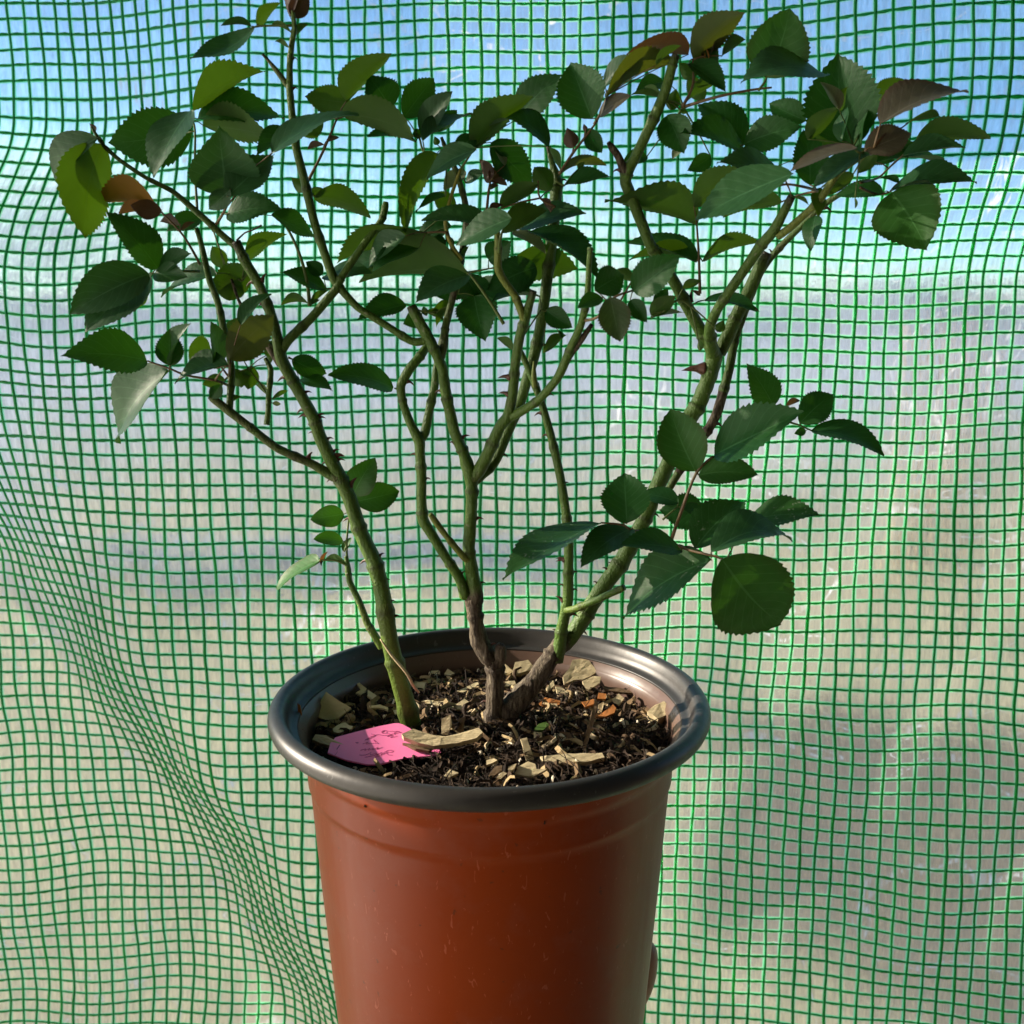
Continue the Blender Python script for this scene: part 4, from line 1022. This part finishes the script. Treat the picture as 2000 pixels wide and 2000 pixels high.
def chip(poly, label, mat=M_CHIP, h=0.003, tilt=0.15, thick=0.0016, group='wood chips on the soil', bow=0.0, name='wood_chip', cat='wood chip'):
    """a flat splinter: traced outline laid on a tilted plane over the soil, with its own thickness and a rough edge"""
    z = SOIL_Z + h
    P = [at_z(px, py, z) for px, py in poly]
    c = sum(P, Vector()) / len(P)
    gnd = soil_h(c.x, c.y) - SOIL_Z
    z = SOIL_Z + h + max(0, gnd)
    P = []
    nrm = Vector((0, -tilt, 1)).normalized()
    o = Vector((0, 0, CAM_Z))
    for px, py in poly:
        d = ray(px, py)
        k = (Vector((c.x, c.y, z)) - o).dot(nrm) / d.dot(nrm)
        P.append(o + d * k)
    # densify the outline and roughen it
    Q_ = []
    rg = random.Random(int(poly[0][0] * 7 + poly[0][1]))
    for i, p in enumerate(P):
        q = P[(i + 1) % len(P)]
        m = max(1, int((q - p).length / 0.0025))
        for k in range(m):
            t = k / m
            Q_.append(p.lerp(q, t) + (Vector((rg.uniform(-1, 1), rg.uniform(-1, 1), 0)) * 0.00028 if k else Vector()))
    c = sum(Q_, Vector()) / len(Q_)
    ext = max((q - c).length for q in Q_)
    n = len(Q_)
    top, mid, bot = [], [], []
    for q in Q_:
        f = (q - c).length / ext
        up = nrm * (bow * ext * f * f + 0.0002 * rg.uniform(-1, 1))
        top.append(q + up); bot.append(q + up - nrm * thick)
        mid.append(c + (q - c) * 0.5 + nrm * (bow * ext * f * f * 0.25 + 0.00012 * rg.uniform(-0.5, 1)))
    verts = top + mid + [c + nrm * 0.0002] + bot
    faces = []
    for i in range(n):
        j = (i + 1) % n
        if bow:
            faces += [(i, j, n + j, n + i), (n + i, n + j, 2 * n)]
        faces.append((i, 2 * n + 1 + i, 2 * n + 1 + j, j))
    if not bow:
        faces.append(tuple(range(n)))
    faces.append(tuple(2 * n + 1 + i for i in reversed(range(n))))
    return mesh_obj(name, verts, faces, mat, smooth=False, label=label, category=cat, group=group)


MATS = {'c': M_CHIP, 'd': M_CHIP_DARK, 'o': M_CHIP_ORANGE, 'n': M_CHIP_GREEN}
for poly, label, mk, h, tilt, thick, bow in CHIPS:
    chip(poly, label, MATS[mk], h, tilt, thick, bow=bow)

# the thin straw leaning on the left cane
pts = [plant(px, py, o) for px, py, o in ((743, 1248, -0.6), (765, 1280, -0.7), (793, 1313, -0.8), (807, 1338, -0.4), (818, 1352, 0.6))]
vs, fs, _ = tube(pts, [0.0004, 0.0007, 0.0008, 0.0008, 0.0006], sides=6)
mesh_obj('straw', vs, fs, M_CHIP, label='thin dry straw leaning across the foot of the left cane', category='straw')

# ------------------------------------------------------------------ the pink tag
TZ = SOIL_Z + 0.0058


def tag_pt(px, py, up=0.0):
    nrm = Vector((0.05, -0.10, 1)).normalized()
    o = Vector((0, 0, CAM_Z)); d = ray(px, py)
    c = at_z(745, 1455, TZ)
    return o + d * ((c - o).dot(nrm) / d.dot(nrm)) + nrm * up


tag = empty('plant_tag', tag_pt(745, 1455), label='bright pink plastic plant tag with pencil scribbles lying on the soil', category='plant tag')
top = [tag_pt(*p) for p in TAG]
n = len(top)
bot = [p - Vector((0, 0, 0.0007)) for p in top]
mesh_obj('card', top + bot, [tuple(range(n))[::-1] if (top[1] - top[0]).cross(top[2] - top[1]).z < 0 else tuple(range(n)), tuple(range(2 * n - 1, n - 1, -1))] +
         [(i, n + i, n + (i + 1) % n, (i + 1) % n) for i in range(n)], M_PINK, tag, origin=tag_pt(745, 1455), smooth=False)
SCR = [[(640, 465), (700, 430), (760, 412), (830, 420), (900, 405), (985, 388)], [(700, 405), (740, 415), (700, 440), (660, 460)], [(795, 388), (815, 372), (845, 378), (838, 398), (800, 395), (830, 372), (870, 380), (905, 378)],
       [(850, 400), (890, 410), (850, 428), (905, 418), (880, 440), (950, 425)], [(905, 385), (950, 378), (978, 388), (940, 382), (915, 400), (930, 415)], [(620, 500), (672, 482), (650, 500), (715, 492), (768, 497), (722, 458), (742, 485)],
       [(600, 560), (650, 545), (640, 560), (690, 540), (672, 558), (722, 542), (712, 556), (765, 530), (752, 550), (808, 530)], [(590, 605), (652, 602), (700, 580), (690, 604), (752, 585), (742, 604), (800, 578), (790, 600), (850, 585)],
       [(810, 590), (850, 562), (905, 560), (885, 580), (845, 575), (860, 602), (900, 604)], [(640, 625), (700, 615), (770, 598), (735, 628), (800, 605)], [(551, 485), (580, 488), (560, 494), (575, 480)], [(360, 605), (385, 570)]]
vs, fs = [], []
for st in SCR:
    pp = [tag_pt(580 + .20704 * a, 1350 + .20704 * b, 0.00012) for a, b in st]
    v_, f_, _ = tube(pp, [0.00007] * len(pp), sides=4, sub=3)
    b0 = len(vs)
    vs += v_; fs += [tuple(b0 + i for i in f) for f in f_]
mesh_obj('pencil_writing', vs, fs, M_PENCIL, tag, origin=tag_pt(745, 1455))

# ------------------------------------------------------------------ the rose
bush = empty('rose_bush', (XC, Y0, SOIL_Z), label='leafy thorny rose bush growing out of the soil in the brown pot', category='rose bush')
WOODY = {'B': (1105, 1185), 'E': (1225, 1290), 'B0': (0, 1), 'D': (1255, 1330)}
CUT = {'A', 'A2', 'B', 'B2', 'B4', 'C', 'E2', 'E3', 'E4', 'B7', 'B0', 'A7', 'E1'}
cane_objs = {}
for name, pts, kind, share in CANES:
    P = [plant(a, b, o) for a, b, r, o in pts]
    R = [r * depth_of(p) / 2000.0 for p, (a, b, r, o) in zip(P, pts)]
    woody = name in ('B', 'E', 'B0')
    sides = 14 if woody else 10
    vs, fs, tt = tube(P, R, sides=sides, sub=8, rough=0.16 if woody else 0.05, seed=len(name), tension=0.62, nodes=random.Random(name))
    ring = set(tube.rings)
    wood, fresh, cut = [], [], []
    last = len(pts) - 1
    for vi, (v, t) in enumerate(zip(vs, tt)):
        i = min(int(t), last - 1); f = t - i
        py = pts[i][1] * (1 - f) + pts[i + 1][1] * f
        w = share + (0.55 if kind == 'brown' else 0) + (0.6 if kind == 'wood' else 0)
        if name in WOODY:
            a, b = WOODY[name]
            w = max(w, min(1, max(0, (py - a) / (b - a))))
        if name == 'F' and 765 < py < 925:
            w = max(w, 0.85)
        wood.append(w)
        fresh.append(0.75 if kind == 'yellow' else (0.25 if name in ('A', 'A8', 'D2') and py > 1180 else 0.0))
        # a darker callus ring where shoots were cut
        c_ = min(1, max(0, (t - (last - 0.9)) / 0.7)) if name in CUT else 0.0
        cut.append(max(c_, 0.55 if vi // sides in ring else 0.0))
    cane_objs[name] = mesh_obj('cane', vs, fs, M_CANE, bush, origin=P[0], attr={'wood': wood, 'fresh': fresh, 'cut': cut})

# thorns: a flattened hooked cone each, hung on the nearest cane
def nearest_cane(px, py):
    best = None
    for name, pts, kind, share in CANES:
        for (a, b, r, o), (c, d, r2, o2) in zip(pts, pts[1:]):
            L2 = (c - a) ** 2 + (d - b) ** 2 or 1
            t = max(0, min(1, ((px - a) * (c - a) + (py - b) * (d - b)) / L2))
            e = math.hypot(px - a - t * (c - a), py - b - t * (d - b)) - (r + (r2 - r) * t)
            if best is None or e < best[0]:
                best = (e, name, o + (o2 - o) * t, a + t * (c - a), b + t * (d - b), r + (r2 - r) * t)
    return best


# smaller prickles between the measured ones
rgt = random.Random(11)
MORE = []
for cname, amount in (('A', 9), ('B', 5), ('C', 4), ('D', 5), ('E', 6), ('F', 3), ('G1', 3), ('B4', 2)):
    pts = next(c[1] for c in CANES if c[0] == cname)
    for q in range(amount):
        i = rgt.randrange(1, len(pts) - 2)
        f = rgt.random()
        (a, b, r, o), (c, d, r2, o2) = pts[i], pts[i + 1]
        x, y = a + (c - a) * f, b + (d - b) * f
        L = math.hypot(c - a, d - b) or 1
        sg = rgt.choice((-1, 1))
        nx, ny = -(d - b) / L * sg, (c - a) / L * sg
        ln = rgt.uniform(6, 12)
        MORE.append((x + nx * r, y + ny * r, x + nx * (r + ln), y + ny * (r + ln) + 2))
for bx, by, tx, ty in THORNS + MORE:
    e, cname, off, cx, cy, cr = nearest_cane(bx, by)
    tx, ty = bx + (tx - bx) * 1.25, by + (ty - by) * 1.25
    dx, dy = bx - cx, by - cy
    L = math.hypot(dx, dy) or 1
    bx, by = cx + dx / L * cr * 0.75, cy + dy / L * cr * 0.75
    B, T = plant(bx, by, off), plant(tx, ty, off)
    ln = (T - B).length
    B2 = B.lerp(T, 0.5) + Vector((0, 0, 0.0006))
    vs, fs, _ = tube([B, B2, T], [ln * 0.32, ln * 0.13, 0.00006], sides=7, sub=4)
    mesh_obj('thorn', vs, fs, M_THORN, cane_objs[cname], origin=B)


VIEW = lambda p: (p - Vector((0, 0, CAM_Z))).normalized()


def leaf_mesh(B, T, w_app, mk, seed, bend, roll_to):
    """serrated rose leaflet between base B and tip T; returns verts, faces, uv"""
    rg = random.Random(seed)
    a = T - B
    ln = a.length
    ax = a.normalized()
    view = VIEW((B + T) / 2)
    s0 = ax.cross(view).normalized()
    n0 = s0.cross(ax).normalized()
    if n0.dot(view) > 0:
        n0 = -n0                                            # n0 looks at the camera
    nominal = 0.60 * ln
    cosr = min(1.0, w_app / nominal)
    cosr = max(cosr, 0.30)
    w = w_app / cosr
    th = math.acos(cosr)
    best = None
    for sg in (1, -1):
        nn = n0 * math.cos(th) + n0.cross(ax) * (math.sin(th) * sg)
        score = nn.z * roll_to
        if best is None or score > best[0]:
            best = (score, nn)
    nn = best[1]                                            # faces the camera
    top = nn if roll_to > 0 else -nn                        # upper side of the leaf
    sd = ax.cross(top).normalized()
    rows = 34
    cols = 6
    fold = rg.uniform(0.16, 0.52)
    wave = rg.uniform(0.02, 0.06)
    ph = rg.uniform(0, 6)
    pk = rg.uniform(0.36, 0.46)
    skew = rg.uniform(-0.06, 0.06)
    tipx = 0.80 if mk == 'gl' else rg.uniform(0.92, 1.12)
    tw = 0.45 if mk in ('gl', 's') else 1.0
    verts, uv, faces = [], [], []
    for i in range(rows + 1):
        u = i / rows
        q = u / pk if u < pk else 1 - (u - pk) / (1 - pk)
        prof = math.sin(min(1.0, q) * math.pi / 2) ** (0.60 if u < pk else tipx)
        if u > 0.9:
            prof *= 0.80 + 0.2 * (1 - (u - 0.9) / 0.1)
        tooth = 1.0
        if 0.10 < u < 0.97:
            tooth = (1 + 0.065 * tw if i % 2 else 1 - 0.035 * tw) + rg.uniform(-0.015, 0.015)
        hw = 0.5 * w * prof
        for j in range(cols + 1):
            v = j / cols * 2 - 1
            k = tooth if abs(v) == 1 else 1.0
            off = hw * v * k
            z = fold * abs(v) ** 1.25 * hw + bend * ln * 4 * u * (1 - u)
            z += wave * w * math.sin(u * 7 + ph + v * 1.3) * abs(v) * 0.8
            z += 0.004 * w * math.sin(u * 40 + abs(v) * 5) * (abs(v) * (1 - abs(v))) * 4
            along = ln * u + (ln / rows * 0.55 if (abs(v) == 1 and i % 2 and 0.1 < u < 0.97) else 0)
            p = B + ax * along + sd * (off + skew * w * math.sin(math.pi * u)) + top * z
            verts.append(p)
            uv.append((u, v * 0.5 + 0.5))
    for i in range(rows):
        for j in range(cols):
            a0 = i * (cols + 1) + j
            faces.append((a0, a0 + cols + 1, a0 + cols + 2, a0 + 1))
    f = faces[len(faces) // 2]
    nrm = (verts[f[1]] - verts[f[0]]).cross(verts[f[2]] - verts[f[1]])
    if nrm.dot(top) < 0:
        faces = [tuple(reversed(f)) for f in faces]
    return verts, faces, uv


UNDER = {'u', 'r', 'ro', 'o'}
NAMES = {'l': 'leaflet', 'y': 'young_leaflet', 's': 'stipule'}
STALK = {'g': M_STALK, 'r': M_STALK_RED, 'y': M_STALK_YEL}
k = 0
for stalk, rad, col, leaflets in GROUPS:
    P = [plant(a, b, o) for a, b, o in stalk]
    rr = [rad * 1.3 * depth_of(p) / 2000.0 * (1.25 - 0.5 * i / max(1, len(P) - 1)) for i, p in enumerate(P)]
    vs, fs, _ = tube(P, rr, sides=7, sub=4)
    # short stalks joining every leaflet to the nearest point of the leaf's stalk
    for (bx, by, tx, ty, w, mk, kd, yo, dy, bend) in leaflets:
        B = plant(bx, by, yo)
        j = min(range(len(P)), key=lambda i: (P[i] - B).length)
        if (P[j] - B).length > 0.0008 and (P[j] - B).length < 0.06:
            v2, f2, _ = tube([P[j], (P[j] + B) / 2 + Vector((0, 0, 0.0006)), B], [rr[j] * 0.8, rr[j] * 0.6, rr[j] * 0.5], sides=6, sub=3)
            b0 = len(vs)
            vs += v2; fs += [tuple(b0 + i for i in f) for f in f2]
    leaf = mesh_obj('leaf', vs, fs, STALK[col], bush, origin=P[0])
    for (bx, by, tx, ty, w, mk, kd, yo, dy, bend) in leaflets:
        k += 1
        rg = random.Random(k * 13 + 5)
        B = plant(bx, by, yo)
        la = math.hypot(tx - bx, ty - by) * depth_of(B) / 2000
        wa = w * depth_of(B) / 2000
        need = max(la * 1.03, wa / 0.78)
        extra = math.sqrt(need * need - la * la)
        if wa / la < 0.6:
            extra += la * rg.uniform(0.05, 0.35)
        sg = -1 if (kd == 'l' and rg.random() < 0.62) else 1
        w *= 1.04
        T = plant(tx, ty, yo + sg * extra * 100 + dy)
        wa = w * (depth_of(B) + depth_of(T)) / 4000
        vs, fs, uv = leaf_mesh(B, T, wa, mk, k, bend, -1 if mk in UNDER else 1)
        mesh_obj(NAMES[kd], vs, fs, LEAF[mk], leaf, origin=B, uv=uv)

# ------------------------------------------------------------------ the hand under the pot
def skin_material():
    t = NT('skin')
    obj = t.n('TexCoord').outputs['Object']
    n1 = t.noise(obj, 60, 4, 0.6)
    n2 = t.noise(obj, 900, 2, 0.6)
    col = t.mix(n1, (0.50, 0.29, 0.20), (0.42, 0.22, 0.155))
    nrm = t.bump(n2, 0.25, 0.0004)
    return t.done(t.principled(col, 0.5, 0.4, nrm, Subsurface_Weight=0.12, Subsurface_Scale=0.004))


def hand():
    base = RIM_Z - POT_H
    cx, cy = XC, Y0
    chains = {}
    # palm under the pot's base, fingers reaching past its right and far side and curling up the wall
    wrist = Vector((cx - 0.060, cy - 0.075, base - 0.045))
    elbow = Vector((cx - 0.150, cy - 0.300, base - 0.130))
    palm0 = Vector((cx - 0.030, cy - 0.030, base - 0.022))
    pts = [wrist, elbow, (wrist + elbow) / 2, palm0]
    rad = [0.026, 0.040, 0.035, 0.024]
    edges = [(0, 2), (2, 1), (0, 3)]

    def add(p, r, link):
        pts.append(Vector(p)); rad.append(r); edges.append((link, len(pts) - 1))
        return len(pts) - 1
    # four knuckles in an arc, index nearest the camera
    fing = [(22, 0.0104, 0.0), (48, 0.0095, 0.006), (66, 0.0090, 0.003), (84, 0.0080, -0.006)]
    for deg, r, ex in fing:
        a = math.radians(deg)
        d = Vector((math.cos(a), math.sin(a), 0))
        k0 = add(Vector((cx, cy, base - 0.020)) + d * 0.030, 0.0135, 3)
        k1 = add(Vector((cx, cy, base - 0.013)) + d * 0.064, r * 1.05, k0)
        k2 = add(Vector((cx, cy, base - 0.002)) + d * (0.0800), r, k1)
        k3 = add(Vector((cx, cy, base + 0.016 + ex)) + d * (0.0842), r * 0.92, k2)
        k4 = add(Vector((cx, cy, base + 0.028 + ex)) + d * (0.0838), r * 0.74, k3)
    # thumb along the near left side of the base
    a = math.radians(215)
    d = Vector((math.cos(a), math.sin(a), 0))
    t0 = add(Vector((cx - 0.055, cy - 0.052, base - 0.022)), 0.016, 0)
    t1 = add(Vector((cx - 0.072, cy - 0.040, base - 0.008)), 0.0115, t0)
    add(Vector((cx - 0.080, cy - 0.020, base + 0.008)), 0.0088, t1)
    me = bpy.data.meshes.new('hand')
    bm = bmesh.new()
    lay = bm.verts.layers.skin.verify()
    o0 = Vector((cx, cy, base))
    bv = []
    for i, (p, r) in enumerate(zip(pts, rad)):
        v = bm.verts.new(p - o0)
        v[lay].radius = (r, r)
        v[lay].use_root = (i == 0)
        bv.append(v)
    for a_, b_ in edges:
        bm.edges.new((bv[a_], bv[b_]))
    bm.to_mesh(me); bm.free()
    me.materials.append(skin_material())
    o = bpy.data.objects.new('hand', me)
    o.location = o0
    C.objects.link(o)
    m = o.modifiers.new('skin', 'SKIN'); m.use_smooth_shade = True
    s = o.modifiers.new('smooth', 'SUBSURF'); s.levels = 2; s.render_levels = 2
    o['label'] = 'bare hand holding the brown pot from below, a fingertip showing at its right edge'
    o['category'] = 'hand'


hand()
